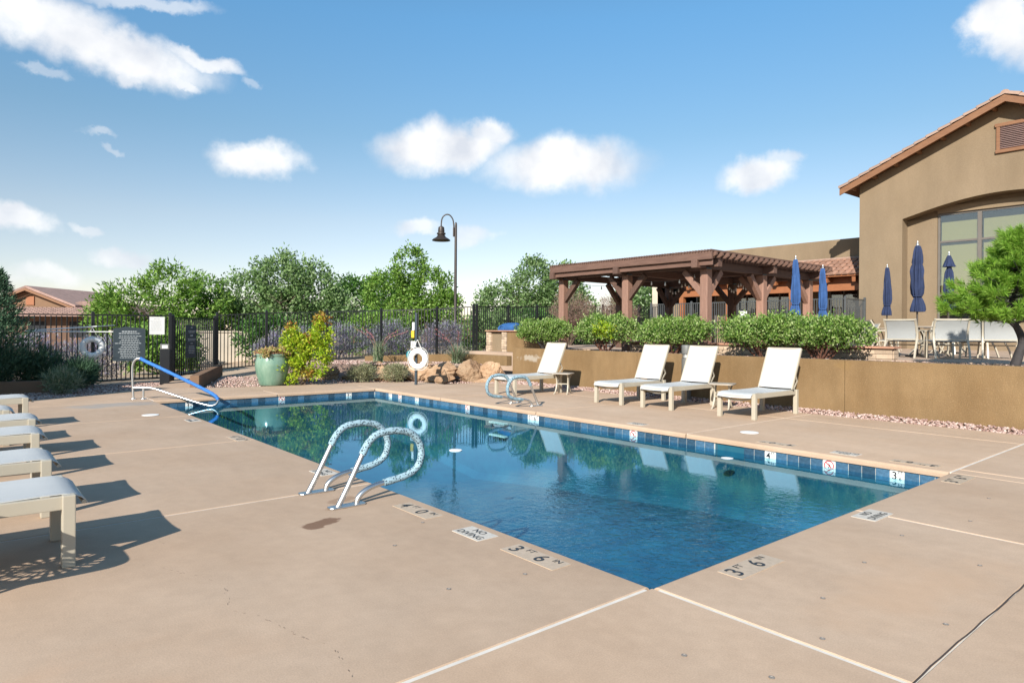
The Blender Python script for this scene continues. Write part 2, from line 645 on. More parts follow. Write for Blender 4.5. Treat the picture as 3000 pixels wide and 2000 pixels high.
pm('paver', (0.40, 0.29, 0.21), 0.85, var=0.12, vscale=1.5, coords='World', bump=0.2, bscale=40)
pm('terracotta', (0.30, 0.12, 0.06), 0.8)
pm('grill_cover', (0.02, 0.085, 0.24), 0.7, var=0.2, vscale=6, bump=0.4, bscale=15)
pm('bollard_grey', (0.13, 0.13, 0.122), 0.55)
pm('lamp_metal', (0.055, 0.045, 0.04), 0.45, metal=0.5)
pm('sign_dark', (0.035, 0.05, 0.06), 0.5, var=0.1)
pm('sign_print', (0.42, 0.45, 0.46), 0.6)
pm('sign_white', (0.70, 0.70, 0.68), 0.5, var=0.03)
pm('paper_print', (0.42, 0.42, 0.42), 0.6)
pm('rope', (0.62, 0.62, 0.58), 0.8)
pm('yellow_box', (0.60, 0.38, 0.02), 0.5)
pm('teal', (0.02, 0.22, 0.26), 0.6)
pm('bulb', (0.75, 0.75, 0.72), 0.2)
pm('concrete_pale', (0.50, 0.43, 0.34), 0.9, var=0.1, vscale=2)
leafmat('leaf_fresh', [(0.06, 0.15, 0.02), (0.12, 0.24, 0.03), (0.19, 0.33, 0.055), (0.27, 0.40, 0.10)], 0.35)
leafmat('leaf_grey', [(0.07, 0.14, 0.045), (0.13, 0.23, 0.07), (0.20, 0.30, 0.11), (0.28, 0.38, 0.19)], 0.35)
leafmat('leaf_deep', [(0.03, 0.09, 0.02), (0.065, 0.16, 0.03), (0.11, 0.22, 0.045)], 0.3)
leafmat('leaf_shrub', [(0.05, 0.12, 0.02), (0.12, 0.23, 0.035), (0.22, 0.33, 0.075), (0.38, 0.46, 0.20)], 0.3)
leafmat('leaf_lime', [(0.162, 0.297, 0.016), (0.297, 0.446, 0.020), (0.459, 0.567, 0.041), (0.405, 0.405, 0.041)], 0.35)
leafmat('leaf_red', [(0.30, 0.10, 0.03), (0.36, 0.24, 0.04), (0.38, 0.36, 0.05)], 0.3)
leafmat('leaf_sage', [(0.17, 0.15, 0.26), (0.27, 0.24, 0.37), (0.33, 0.33, 0.35), (0.20, 0.24, 0.18)], 0.3)
leafmat('leaf_dry', [(0.160, 0.095, 0.070), (0.220, 0.145, 0.110), (0.270, 0.200, 0.160)], 0.15)
leafmat('leaf_conifer', [(0.035, 0.085, 0.045), (0.07, 0.14, 0.08), (0.12, 0.20, 0.115)], 0.25)
leafmat('needle', [(0.13, 0.28, 0.03), (0.21, 0.40, 0.045), (0.31, 0.50, 0.07), (0.24, 0.36, 0.07)], 0.45)
leafmat('blade', [(0.081, 0.135, 0.068), (0.149, 0.216, 0.108), (0.257, 0.317, 0.189), (0.351, 0.351, 0.257)], 0.2)
leafmat('low_grey', [(0.135, 0.155, 0.074), (0.230, 0.243, 0.128), (0.338, 0.324, 0.203)], 0.2)
leafmat('pink_flower', [(0.400, 0.130, 0.160), (0.480, 0.220, 0.230)], 0.3)
leafmat('succulent', [(0.270, 0.284, 0.081), (0.405, 0.324, 0.121), (0.446, 0.216, 0.135), (0.216, 0.297, 0.068)], 0.2)


def patch(mat, c, rx, ry, col, amount=0.8, scale=5.0, rough=0.5, ang=0.0, soft=0.5, axes=(0, 1)):
    """A stain with a shape of its own, fixed in the world."""
    m = MATS[mat]
    t = m.node_tree
    p = t.nodes['Principled BSDF']
    src = p.inputs['Base Color'].links[0].from_socket
    g = t.nodes.new('ShaderNodeNewGeometry')
    no = t.nodes.new('ShaderNodeTexNoise')
    no.inputs['Scale'].default_value = scale
    no.inputs['Detail'].default_value = 6
    t.links.new(g.outputs['Position'], no.inputs['Vector'])
    mp = t.nodes.new('ShaderNodeMapping')
    mp.vector_type = 'TEXTURE'
    mp.inputs['Location'].default_value = c
    mp.inputs['Rotation'].default_value = (0, 0, ang)
    mp.inputs['Scale'].default_value = (rx, ry, rx) if axes == (0, 1) else (rx, rx, ry)
    t.links.new(g.outputs['Position'], mp.inputs['Vector'])
    ln = t.nodes.new('ShaderNodeVectorMath')
    ln.operation = 'LENGTH'
    t.links.new(mp.outputs[0], ln.inputs[0])
    a = t.nodes.new('ShaderNodeMath')
    a.operation = 'MULTIPLY_ADD'
    a.inputs[1].default_value = rough * 4
    t.links.new(no.outputs['Fac'], a.inputs[0])
    s2 = t.nodes.new('ShaderNodeMath')
    s2.operation = 'SUBTRACT'
    t.links.new(ln.outputs['Value'], s2.inputs[0])
    s2.inputs[1].default_value = rough * 2
    t.links.new(s2.outputs[0], a.inputs[2])
    mr = t.nodes.new('ShaderNodeMapRange')
    mr.interpolation_type = 'SMOOTHSTEP'
    mr.inputs['From Min'].default_value = 1.0
    mr.inputs['From Max'].default_value = 1.0 - soft
    mr.inputs['To Max'].default_value = amount
    t.links.new(a.outputs[0], mr.inputs['Value'])
    mx = t.nodes.new('ShaderNodeMix')
    mx.data_type = 'RGBA'
    t.links.new(mr.outputs[0], mx.inputs['Factor'])
    t.links.new(src, mx.inputs[6])
    mx.inputs[7].default_value = (*col, 1)
    t.links.new(mx.outputs[2], p.inputs['Base Color'])


def speckle(mat, scale, thr, col, amount):
    """Fine dark pits or pale flecks."""
    m = MATS[mat]
    t = m.node_tree
    p = t.nodes['Principled BSDF']
    src = p.inputs['Base Color'].links[0].from_socket
    g = t.nodes.new('ShaderNodeNewGeometry')
    no = t.nodes.new('ShaderNodeTexNoise')
    no.inputs['Scale'].default_value = scale
    no.inputs['Detail'].default_value = 3
    t.links.new(g.outputs['Position'], no.inputs['Vector'])
    mr = t.nodes.new('ShaderNodeMapRange')
    mr.inputs['From Min'].default_value = thr
    mr.inputs['From Max'].default_value = thr + 0.05
    mr.inputs['To Max'].default_value = amount
    t.links.new(no.outputs['Fac'], mr.inputs['Value'])
    mx = t.nodes.new('ShaderNodeMix')
    mx.data_type = 'RGBA'
    t.links.new(mr.outputs[0], mx.inputs['Factor'])
    t.links.new(src, mx.inputs[6])
    mx.inputs[7].default_value = (*col, 1)
    t.links.new(mx.outputs[2], p.inputs['Base Color'])


def mottle(mat, scale, lo, hi, stretch=(1, 1, 1), det=6.0):
    m = MATS[mat]
    t = m.node_tree
    p = t.nodes['Principled BSDF']
    src = p.inputs['Base Color'].links[0].from_socket
    g = t.nodes.new('ShaderNodeNewGeometry')
    mp = t.nodes.new('ShaderNodeMapping')
    mp.inputs['Scale'].default_value = stretch
    t.links.new(g.outputs['Position'], mp.inputs['Vector'])
    no = t.nodes.new('ShaderNodeTexNoise')
    no.inputs['Scale'].default_value = scale
    no.inputs['Detail'].default_value = det
    no.inputs['Roughness'].default_value = 0.65
    t.links.new(mp.outputs[0], no.inputs['Vector'])
    mr = t.nodes.new('ShaderNodeMapRange')
    mr.inputs['From Min'].default_value = 0.3
    mr.inputs['From Max'].default_value = 0.7
    mr.inputs['To Min'].default_value = lo
    mr.inputs['To Max'].default_value = hi
    t.links.new(no.outputs['Fac'], mr.inputs['Value'])
    hs = t.nodes.new('ShaderNodeHueSaturation')
    t.links.new(mr.outputs[0], hs.inputs['Value'])
    t.links.new(src, hs.inputs['Color'])
    t.links.new(hs.outputs[0], p.inputs['Base Color'])


mottle('deck', 2.1, 0.93, 1.06, (1, 0.45, 1))
mottle('deck', 9.0, 0.95, 1.04)
mottle('deck', 120.0, 0.90, 1.09, det=3)
mottle('stucco_gold', 3.0, 0.86, 1.12, (1, 1, 0.3))
mottle('stucco_gold', 70.0, 0.86, 1.14, det=3)
mottle('stucco_tan', 1.2, 0.90, 1.08, (1, 1, 0.3))
mottle('stucco_tan', 26.0, 0.91, 1.08, det=5)
patch('deck', (-0.98, 2.42, 0), 0.20, 0.10, (0.16, 0.085, 0.05), 0.85, 9, 0.35, ang=0.35, soft=0.25)
patch('deck', (-0.55, 2.98, 0), 0.17, 0.09, (0.27, 0.17, 0.11), 0.6, 9, 0.35, ang=0.3, soft=0.4)
patch('deck', (-0.66, 2.76, 0), 0.16, 0.06, (0.20, 0.09, 0.04), 0.8, 14, 0.3, soft=0.5)
patch('deck', (-0.75, 12.45, 0), 1.0, 0.45, (0.30, 0.30, 0.29), 0.6, 3, 0.5, soft=0.5)
patch('deck', (-3.4, 0.6, 0), 1.3, 0.7, (0.50, 0.31, 0.19), 0.5, 2, 0.5, soft=0.9)
patch('deck', (1.2, -1.0, 0), 1.1, 0.5, (0.50, 0.33, 0.21), 0.45, 2, 0.5, soft=0.9)
speckle('deck', 22, 0.745, (0.14, 0.095, 0.07), 0.6)
speckle('deck', 260, 0.66, (0.25, 0.17, 0.12), 0.35)
patch('stucco_gold', (9.6, 11.95, 0.72), 0.55, 0.12, (0.40, 0.36, 0.30), 0.65, 7, 0.55, soft=0.6, axes=(1, 2))
patch('stucco_gold', (9.6, 3.05, 0.9), 0.22, 0.10, (0.22, 0.14, 0.06), 0.6, 6, 0.4, soft=0.6, axes=(1, 2))
speckle('stucco_gold', 45, 0.62, (0.34, 0.235, 0.13), 0.35)

# patterned foam sleeves on the grab rails
m = pm('sleeve_print', (0.25, 0.37, 0.43), 0.8, var=0.1, vscale=10)
t = m.node_tree
vo = t.nodes.new('ShaderNodeTexVoronoi')
vo.inputs['Scale'].default_value = 52
tcn = t.nodes.new('ShaderNodeTexCoord')
t.links.new(tcn.outputs['Object'], vo.inputs['Vector'])
mr = t.nodes.new('ShaderNodeMapRange')
mr.inputs['From Min'].default_value = 0.40
mr.inputs['From Max'].default_value = 0.33
t.links.new(vo.outputs['Distance'], mr.inputs['Value'])
mx = t.nodes.new('ShaderNodeMix')
mx.data_type = 'RGBA'
p = t.nodes['Principled BSDF']
t.links.new(mr.outputs[0], mx.inputs['Factor'])
t.links.new(p.inputs['Base Color'].links[0].from_socket, mx.inputs[6])
mx.inputs[7].default_value = (0.02, 0.035, 0.05, 1)
t.links.new(mx.outputs[2], p.inputs['Base Color'])

# glazed pot
m = pm('glaze', (0.10, 0.20, 0.145), 0.16, var=0.3, vscale=4, col2=(0.23, 0.33, 0.25), spec=0.6, bump=0.12, bscale=9, stretch=(1, 1, 0.35), bdist=0.02)

# window glass and pool water: Fresnel mirror over a tinted clear body
def clear(name, tint, ior, rough, bump=None, gloss=(1, 1, 1)):
    m = bpy.data.materials.new(name)
    m.use_nodes = True
    t = m.node_tree
    t.nodes.clear()
    o = t.nodes.new('ShaderNodeOutputMaterial')
    fr = t.nodes.new('ShaderNodeFresnel')
    # the same reflectance from both sides, so that sun and view pass straight in and out
    ge = t.nodes.new('ShaderNodeNewGeometry')
    im = t.nodes.new('ShaderNodeMapRange')
    im.inputs['To Min'].default_value = ior
    im.inputs['To Max'].default_value = 1 / ior
    t.links.new(ge.outputs['Backfacing'], im.inputs['Value'])
    t.links.new(im.outputs[0], fr.inputs['IOR'])
    gl = t.nodes.new('ShaderNodeBsdfGlossy')
    gl.inputs['Roughness'].default_value = rough
    gl.inputs['Color'].default_value = (*gloss, 1)
    tr = t.nodes.new('ShaderNodeBsdfTransparent')
    tr.inputs['Color'].default_value = (*tint, 1)
    mx = t.nodes.new('ShaderNodeMixShader')
    t.links.new(fr.outputs[0], mx.inputs[0])
    t.links.new(tr.outputs[0], mx.inputs[1])
    t.links.new(gl.outputs[0], mx.inputs[2])
    t.links.new(mx.outputs[0], o.inputs[0])
    if bump:
        bump(t, fr, gl)
    MATS[name] = m
    return m


def ripples(t, fr, gl):
    g = t.nodes.new('ShaderNodeNewGeometry')
    n1 = t.nodes.new('ShaderNodeTexNoise')
    n1.inputs['Scale'].default_value = 13.0
    n1.inputs['Detail'].default_value = 3
    n1.inputs['Distortion'].default_value = 0.8
    n3 = t.nodes.new('ShaderNodeTexNoise')
    n3.inputs['Scale'].default_value = 1.3
    n3.inputs['Detail'].default_value = 2
    for n in (n1, n3):
        t.links.new(g.outputs['Position'], n.inputs['Vector'])
    # the return jet stirs the shallow end; the deep end lies still
    sp = t.nodes.new('ShaderNodeVectorMath')
    sp.operation = 'DISTANCE'
    t.links.new(g.outputs['Position'], sp.inputs[0])
    sp.inputs[1].default_value = (0.7, 0.2, -0.165)
    mr = t.nodes.new('ShaderNodeMapRange')
    mr.interpolation_type = 'SMOOTHSTEP'
    mr.inputs['From Min'].default_value = 3.9
    mr.inputs['From Max'].default_value = 0.0
    mr.inputs['To Min'].default_value = 0.004
    mr.inputs['To Max'].default_value = 0.15
    t.links.new(sp.outputs['Value'], mr.inputs['Value'])
    b1 = t.nodes.new('ShaderNodeBump')
    b1.inputs['Distance'].default_value = 0.05
    t.links.new(mr.outputs[0], b1.inputs['Strength'])
    t.links.new(n1.outputs['Fac'], b1.inputs['Height'])
    b2 = t.nodes.new('ShaderNodeBump')
    b2.inputs['Distance'].default_value = 0.05
    b2.inputs['Strength'].default_value = 0.012
    t.links.new(n3.outputs['Fac'], b2.inputs['Height'])
    t.links.new(b1.outputs[0], b2.inputs['Normal'])
    t.links.new(b2.outputs[0], fr.inputs['Normal'])
    t.links.new(b2.outputs[0], gl.inputs['Normal'])


clear('water', (0.66, 0.92, 0.98), 1.55, 0.0, ripples, (0.50, 0.80, 1.0))
clear('glass', (0.86, 0.86, 0.80), 2.1, 0.0)

# ------------------------------------------------------------------ ground, deck, pool
PW, PL = 5.134, 12.911          # pool opening
WALLX = 9.6                     # face of the retaining wall
TZ = 0.95                       # terrace level


def sstep(a, b, x):
    t = min(1, max(0, (x - a) / (b - a)))
    return t * t * (3 - 2 * t)


def gz(x, y):
    """Natural ground: flat round the deck, rising behind the boulders and the terrace."""
    return -0.07 + 0.50 * sstep(3.5, 9.5, x) * sstep(15.0, 20.0, y) + 0.34 * sstep(9.5, 20, x) * sstep(14, 20, y)


mb = MB()
XS = [-600, -120, -40, -15, -6, -0.3, 1.5, 3.5, PW + 0.3, 6.5, 8, 9.5, 11, 14, 17, 20, 24, 30, 50, 120, 600]
YS = [-600, -120, -40, -12, -0.3, 3, 7, 11, PL + 0.3, 14, 15, 16.5, 18, 19, 20, 23, 28, 40, 80, 160, 700]
for j, y in enumerate(YS):
    for i, x in enumerate(XS):
        mb.v.append((x, y, gz(x, y)))
nx = len(XS)
for j in range(len(YS) - 1):
    for i in range(nx - 1):
        if XS[i] >= -0.31 and XS[i + 1] <= PW + 0.31 and YS[j] >= -0.31 and YS[j + 1] <= PL + 0.31:
            continue
        mb.f.append((j * nx + i, j * nx + i + 1, (j + 1) * nx + i + 1, (j + 1) * nx + i))
g = mb.build('ground', 'desert', smooth=60)
g['kind'] = 'structure'

deck = struct('pool_deck')


def slab(x0, x1, y0, y1, nose=''):
    """One cast deck panel; the sides named in nose carry the rounded pool edge."""
    gp = 0.014
    lo_, hi_ = (0.004 if abs(y0 + 1.39) < 1e-6 else gp), (0.004 if abs(y1 + 1.39) < 1e-6 else gp)
    a, b = x0 + (0 if 'W' in nose else gp), x1 - (0 if 'E' in nose else gp)
    c, d = y0 + (0 if 'S' in nose else lo_), y1 - (0 if 'N' in nose else hi_)
    bm = bmesh.new()
    bmesh.ops.create_cube(bm, size=1)
    for v in bm.verts:
        v.co = Vector((a if v.co.x < 0 else b, c if v.co.y < 0 else d, -0.068 if v.co.z < 0 else 0.0))

    def on(e, s):
        m_ = (e.verts[0].co + e.verts[1].co) / 2
        if min(e.verts[0].co.z, e.verts[1].co.z) < -0.01:
            return False
        return {'W': abs(m_.x - a) < 1e-5, 'E': abs(m_.x - b) < 1e-5, 'S': abs(m_.y - c) < 1e-5, 'N': abs(m_.y - d) < 1e-5}[s]
    big = [e for e in bm.edges if any(on(e, s) for s in nose)]
    if big:
        bmesh.ops.bevel(bm, geom=big, offset=0.034, segments=5, affect='EDGES', profile=0.5)
    small = [e for e in bm.edges if any(on(e, s) for s in 'WESN' if s not in nose)]
    if small:
        bmesh.ops.bevel(bm, geom=small, offset=0.005, segments=1, affect='EDGES')
    me = bpy.data.meshes.new('slab')
    bm.to_mesh(me)
    bm.free()
    me.shade_smooth()
    me.set_sharp_from_angle(angle=R(40))
    me.materials.append(MATS['deck'])
    return obj('slab', me, deck)


DX1 = 9.08
for (a, b) in ((-12, -9.0), (-9.0, -4.6), (-4.6, 0)):
    for (c, d) in ((-12, -5), (-5, -1.39), (-1.39, 0), (0, 3.4), (3.4, 6.72), (6.72, 9.9), (9.9, PL)):
        if b == 0 and c >= 0:
            slab(a, b, c, d, 'E')
        else:
            slab(a, b, c, d)
for (a, b) in ((0, 2.72), (2.72, 5.40), (5.40, 8.05), (8.05, DX1)):
    for (c, d) in ((-12, -5), (-5, -1.39), (-1.39, 0)):
        if d == 0 and b <= 2.73:
            slab(a, b, c, d, 'N')
        elif d == 0 and a < PW:
            # panel that reaches past the pool corner
            slab(a, PW, c, d, 'N')
            slab(PW - 0.014, b, c, d)
        else:
            slab(a, b, c, d)
for (c, d) in ((0, 3.4), (3.4, 6.72), (6.72, 9.9), (9.9, PL)):
    slab(PW, 8.05, c, d, 'W')
    slab(8.05, DX1, c, d)
for (a, b) in ((0, 2.6), (2.6, PW)):
    slab(a, b, PL, PL + 1.0, 'S')
slab(PW, 7.3, PL, PL + 1.0)
slab(-4.6, 0, PL, PL + 1.0)
slab(-9.0, -4.6, PL, PL + 1.0)
# free-form back edge of the deck and the path to the gate
back = [(-9, PL + 1.0), (-0.014, PL + 1.0), (2.6, PL + 1.0), (7.3, PL + 1.0), (7.0, 14.15), (6.0, 14.75), (4.9, 15.05), (3.6, 15.0),
        (2.3, 15.25), (1.5, 15.62), (3.36, 20.2), (1.62, 18.45), (0.9, 16.75), (0.1, 15.75), (-0.9, 14.95), (-2.0, 14.42), (-9, 14.35)]
mb = MB().prism(back, lambda u, v, t_: (u, v, t_), -0.068, 0.0)
mb.build('slab', 'deck', deck, bevel=0.004)
# sealed joints: the filler lies a few millimetres below the slabs
mb = MB()
for (a, b, c, d) in ((-11.9, -0.05, -11.9, PL + 0.95), (PW + 0.05, DX1 - 0.02, -11.9, PL - 0.01), (PW + 0.05, 7.28, PL - 0.01, PL + 0.95), (-0.05, PW + 0.05, -11.9, -0.05), (-0.05, PW + 0.05, PL + 0.05, PL + 0.95)):
    mb.box(a, b, c, d, -0.055, -0.006)
mb.build('joint_filler', 'joint', deck)
# open dark control joint across the foreground
mb = MB()
pts = []
x = -12.0
while x < DX1:
    pts.append((x, -1.39 + 0.004 * math.sin(x * 3.1) + random.uniform(-0.003, 0.003), 0.0015))
    x += 0.12
for i in range(len(pts) - 1):
    (x0, y0, z0), (x1, y1, z1) = pts[i], pts[i + 1]
    mb.quad((x0, y0 - 0.0045, z0), (x1, y1 - 0.0045, z1), (x1, y1 + 0.0045, z1), (x0, y0 + 0.0045, z0))
mb.build('open_joint', 'crack', deck)
# hairline crack in the near slab, and small anchor caps let into the slabs
mb = MB()
cr_pts = [(-2.35, 2.36), (-2.2, 2.22), (-2.1, 2.02), (-2.02, 1.86), (-1.93, 1.6), (-1.97, 1.42), (-2.03, 1.24), (-1.95, 1.1), (-1.9, 0.93),
          (-1.88, 0.78), (-1.83, 0.62), (-1.76, 0.5), (-1.8, 0.36), (-1.82, 0.2), (-1.88, 0.06)]
for i in range(len(cr_pts) - 1):
    p0, p1 = Vector(cr_pts[i]), Vector(cr_pts[i + 1])
    for k in range(7):
        if random.random() < 0.4:
            a, b = p0.lerp(p1, k / 7), p0.lerp(p1, (k + 0.8) / 7)
            j = Vector((random.uniform(-.012, .012), random.uniform(-.012, .012)))
            w = random.uniform(0.0005, 0.0014)
            a, b = a + j, b + j
            mb.quad((a.x - w, a.y, 0.0015), (a.x + w, a.y, 0.0015), (b.x + w, b.y, 0.0015), (b.x - w, b.y, 0.0015))
mb.build('hairline_crack', 'crack', deck)
cap = MB().lathe([(0.001, 0.0), (0.013, 0.0), (0.014, 0.003), (0.009, 0.004), (0.007, 0.001), (0.001, 0.001)], 14).mesh('anchor_cap', 'cap_grey', 40)
for (x, y) in ((0.12, -0.95), (-0.55, -0.62), (-0.42, -0.98), (0.78, -1.28), (0.62, -0.72), (-0.95, 0.72), (-0.45, 0.62), (1.42, -0.62), (2.25, -0.55), (1.95, -1.12), (3.1, -0.75), (-0.8, 1.6), (-0.35, 1.95), (4.1, -0.62)):
    obj('anchor_cap', cap, deck, (x, y, 0.001))
lid = MB().lathe([(0.001, 0), (0.13, 0), (0.135, 0.003), (0.13, 0.008), (0.02, 0.010), (0.001, 0.010)], 28)
lm = lid.mesh('skimmer_lid', 'white_plastic', 40)
for (x, y) in ((-0.57, 10.34), (5.98, 2.87)):
    obj('skimmer_lid', lm, deck, (x, y, 0.001))


def marker(loc, rz, words, w, h, name='depth_marker'):
    """Marker tile let into the deck: tile plus lettering as sub-part. words: (text, size, dx, dy)."""
    t_ = MB().box(-w / 2, w / 2, -h / 2, h / 2, 0, 0.004).build(name, 'nodive_tile' if words is ND else 'deck_tile', deck)
    t_.location = (*loc, 0)
    t_.rotation_euler = (0, 0, rz)
    for (s, sz, dx, dy) in words:
        lettering(s, t_, sz, (dx, dy, 0.0055), (0, 0, 0), 'black_ink')


D36 = [('3', 0.17, -0.19, 0), ('FT', 0.07, -0.085, 0.045), ('6', 0.17, 0.06, 0), ('IN', 0.07, 0.175, 0.045)]
D40 = [('4', 0.17, -0.19, 0), ('FT', 0.07, -0.085, 0.045), ('0', 0.17, 0.06, 0), ('IN', 0.07, 0.175, 0.045)]
ND = [('NO', 0.085, 0, 0.045), ('DIVING', 0.085, 0, -0.045)]
# read from the near side of the pool, standing on the deck
marker((-0.19, 0.82), -PI / 2, D36, 0.52, 0.17)
marker((-0.20, 2.27), -PI / 2, D40, 0.52, 0.17)
marker((-0.20, 1.47), -PI / 2, ND, 0.32, 0.19)
marker((0.78, -0.19), 0, D36, 0.52, 0.17)
marker((2.66, -0.18), 0, ND, 0.36, 0.19)
marker((4.80, -0.18), 0, D36, 0.50, 0.17)
marker((-0.18, 4.15), -PI / 2, ND, 0.32, 0.19)
marker((-0.18, 6.9), -PI / 2, D40, 0.5, 0.17)
marker((-0.18, 9.2), -PI / 2, ND, 0.32, 0.19)
marker((PW + 0.24, 2.11), PI / 2, D40, 0.5, 0.17)
marker((PW + 0.24, 1.2), PI / 2, ND, 0.32, 0.19)
marker((PW + 0.24, 0.42), PI / 2, D36, 0.5, 0.17)
marker((PW + 0.24, 4.5), PI / 2, ND, 0.32, 0.19)

# ---- pool shell
pool = struct('pool_shell')
ox0, ox1, oy0, oy1 = -0.03, PW + 0.03, -0.03, PL + 0.03
FL = [(oy0, -1.0), (3.0, -1.06), (6.0, -1.3), (8.5, -1.55), (10.5, -1.3), (oy1, -0.95)]
mb = MB()
n = len(FL)
for (y, z) in FL:
    mb.v += [(ox0, y, -0.06), (ox0, y, z + 0.12), (ox0 + 0.12, y, z), (ox1 - 0.12, y, z), (ox1, y, z + 0.12), (ox1, y, -0.06)]
for i in range(n - 1):
    for k in range(5):
        mb.f.append((6 * i + k, 6 * i + k + 1, 6 * i + 6 + k + 1, 6 * i + 6 + k))
mb.f.append((0, 1, 2, 3, 4, 5))
mb.f.append(tuple(6 * (n - 1) + k for k in range(6)))
me = bpy.data.meshes.new('basin')
me.from_pydata(mb.v, [], mb.f)
bm = bmesh.new()
bm.from_mesh(me)
bmesh.ops.recalc_face_normals(bm, faces=bm.faces)
bm.to_mesh(me)
bm.free()
me.materials.append(MATS['plaster'])
obj('basin', me, pool)
# corner entry steps below the handrail
for k, (s, z) in enumerate(((1.5, -0.75), (1.1, -0.5), (0.7, -0.28))):
    MB().prism([(ox0, oy1), (ox0, oy1 - s), (ox0 + s * 0.5, oy1 - s * 0.92), (ox0 + s * 0.92, oy1 - s * 0.5), (ox0 + s, oy1)],
               lambda u, v, t_: (u, v, t_), -1.2, z).build('entry_step', 'plaster', pool, bevel=0.02)
# waterline tiles, one by one, on a grout bed
TP = 0.155
tile_me = MB().box(-0.0735, 0.0735, 0, 0.009, -0.0735, 0.0735).mesh('tile', 'pool_tile', bevel=0.003)
mark_me = MB().box(-0.0735, 0.0735, 0, 0.010, -0.0735, 0.0735).mesh('marker_tile', 'marker_tile', bevel=0.003)
mb = MB()
mb.box(ox0, ox0 + 0.004, oy0, oy1, -0.215, -0.061)
mb.box(ox1 - 0.004, ox1, oy0, 2.44, -0.215, -0.061)
mb.box(ox1 - 0.004, ox1, 2.92, oy1, -0.215, -0.061)
mb.box(ox0 + 0.004, ox1 - 0.004, oy0, oy0 + 0.004, -0.215, -0.061)
mb.box(ox0 + 0.004, ox1 - 0.004, oy1 - 0.004, oy1, -0.215, -0.061)
mb.build('grout_bed', 'grout', pool)
TZC = -0.138


def sym(par):
    """No-diving roundel in red with a black diver."""
    mb = MB()
    N = 28
    for k in range(N):
        a, b = 2 * PI * k / N, 2 * PI * (k + 1) / N
        mb.quad(*[(r_ * math.cos(t_), -0.0015, r_ * math.sin(t_)) for (r_, t_) in ((0.050, a), (0.050, b), (0.062, b), (0.062, a))])
    mb.quad((-0.042, -0.002, 0.034), (-0.034, -0.002, 0.042), (0.042, -0.002, -0.034), (0.034, -0.002, -0.042))
    mb.build('roundel', 'red_ink', par)
    mb = MB()
    mb.quad((-0.012, -0.001, -0.03), (-0.004, -0.001, -0.034), (0.02, -0.001, 0.012), (0.010, -0.001, 0.018))
    mb.quad((0.0, -0.0012, 0.0), (0.006, -0.0012, -0.006), (0.03, -0.0012, -0.016), (0.028, -0.0012, -0.008))
    mb.quad((0.010, -0.0012, 0.014), (0.016, -0.0012, 0.004), (-0.018, -0.0012, 0.022), (-0.020, -0.0012, 0.028))
    mb.lathe([(0.001, -0.0006), (0.008, -0.0006), (0.001, -0.0004)], 10, (0, 0, 0))
    mb.build('diver', 'black_ink', par)


def wall_tiles(fn, rz, length, start, marks, gap=None):
    k = 0
    s = start
    while s < length - 0.05:
        c = s + TP / 2
        if gap and gap[0] < c < gap[1]:
            s += TP
            continue
        mk = min(marks, key=lambda q: abs(q[0] - c)) if marks else (99, '')
        is_m = marks and abs(mk[0] - c) < TP / 2
        o = obj('marker_tile' if is_m else 'tile', mark_me if is_m else tile_me, pool, fn(c), (random.uniform(-.012, .012), 0, rz + random.uniform(-.008, .008)))
        if is_m:
            if mk[1] == 'X':
                sym(o)
            else:
                a, b = mk[1]
                lettering(a, o, 0.125, (-0.026, -0.0018, 0), (PI / 2, 0, 0), 'black_ink')
                if b == 'FT':
                    lettering('FT', o, 0.05, (0.036, -0.0018, 0.035), (PI / 2, 0, 0), 'black_ink')
                else:
                    lettering('6', o, 0.06, (0.036, -0.0018, -0.028), (PI / 2, 0, 0), 'black_ink')
                    lettering('FT', o, 0.045, (0.036, -0.0018, 0.042), (PI / 2, 0, 0), 'black_ink')
        s += TP


# far long wall (seen): local -y is the tile face
wall_tiles(lambda c: (ox1 - 0.012, c, TZC), -PI / 2, oy1 - 0.01, oy0 + 0.02,
           [(0.60, ('3', '6')), (1.27, 'X'), (2.11, ('4', 'FT')), (4.47, 'X'), (6.66, ('6', 'FT')), (6.815, ('5', 'FT')), (8.83, 'X'), (10.89, ('5', 'FT')), (11.67, 'X'), (12.22, ('3', 'FT'))], (2.44, 2.92))
wall_tiles(lambda c: (c, oy1 - 0.012, TZC), 0, ox1 - 0.01, ox0 + 0.03, [(0.76, ('3', '6')), (2.67, 'X'), (4.42, ('3', '6'))])
wall_tiles(lambda c: (ox0 + 0.012, c, TZC), PI / 2, oy1 - 0.01, oy0 + 0.02, [])
wall_tiles(lambda c: (c, oy0 + 0.012, TZC), PI, ox1 - 0.01, ox0 + 0.03, [])
# skimmer mouth in the far wall
mb = MB()
mb.box(ox1 - 0.002, ox1 + 0.32, 2.46, 2.47, -0.30, -0.066).box(ox1 - 0.002, ox1 + 0.32, 2.89, 2.90, -0.30, -0.066)
mb.box(ox1 - 0.002, ox1 + 0.32, 2.46, 2.90, -0.31, -0.30).box(ox1 + 0.30, ox1 + 0.31, 2.47, 2.89, -0.30, -0.066)
mb.build('skimmer_mouth', 'skimmer_dark', pool)
MB().lathe([(0.001, 0), (0.075, 0), (0.08, 0.006), (0.001, 0.008)], 20).build('skimmer_float', 'white_plastic', pool, 40, loc=(4.68, 2.43, -0.166))
mb = MB()
for dz in (-0.30, -0.55):
    mb.box(PW - 0.12, PW - 0.03, 7.5, 7.98, dz - 0.03, dz)
mb.build('ladder_tread', 'white_plastic', pool)
wme = bpy.data.meshes.new('water')
wme.from_pydata([(ox0, oy0, -0.165), (ox1, oy0, -0.165), (ox1, oy1, -0.165), (ox0, oy1, -0.165)], [], [(0, 1, 2, 3)])
wme.materials.append(MATS['water'])
wat = obj('water', wme)
wat['kind'] = 'structure'

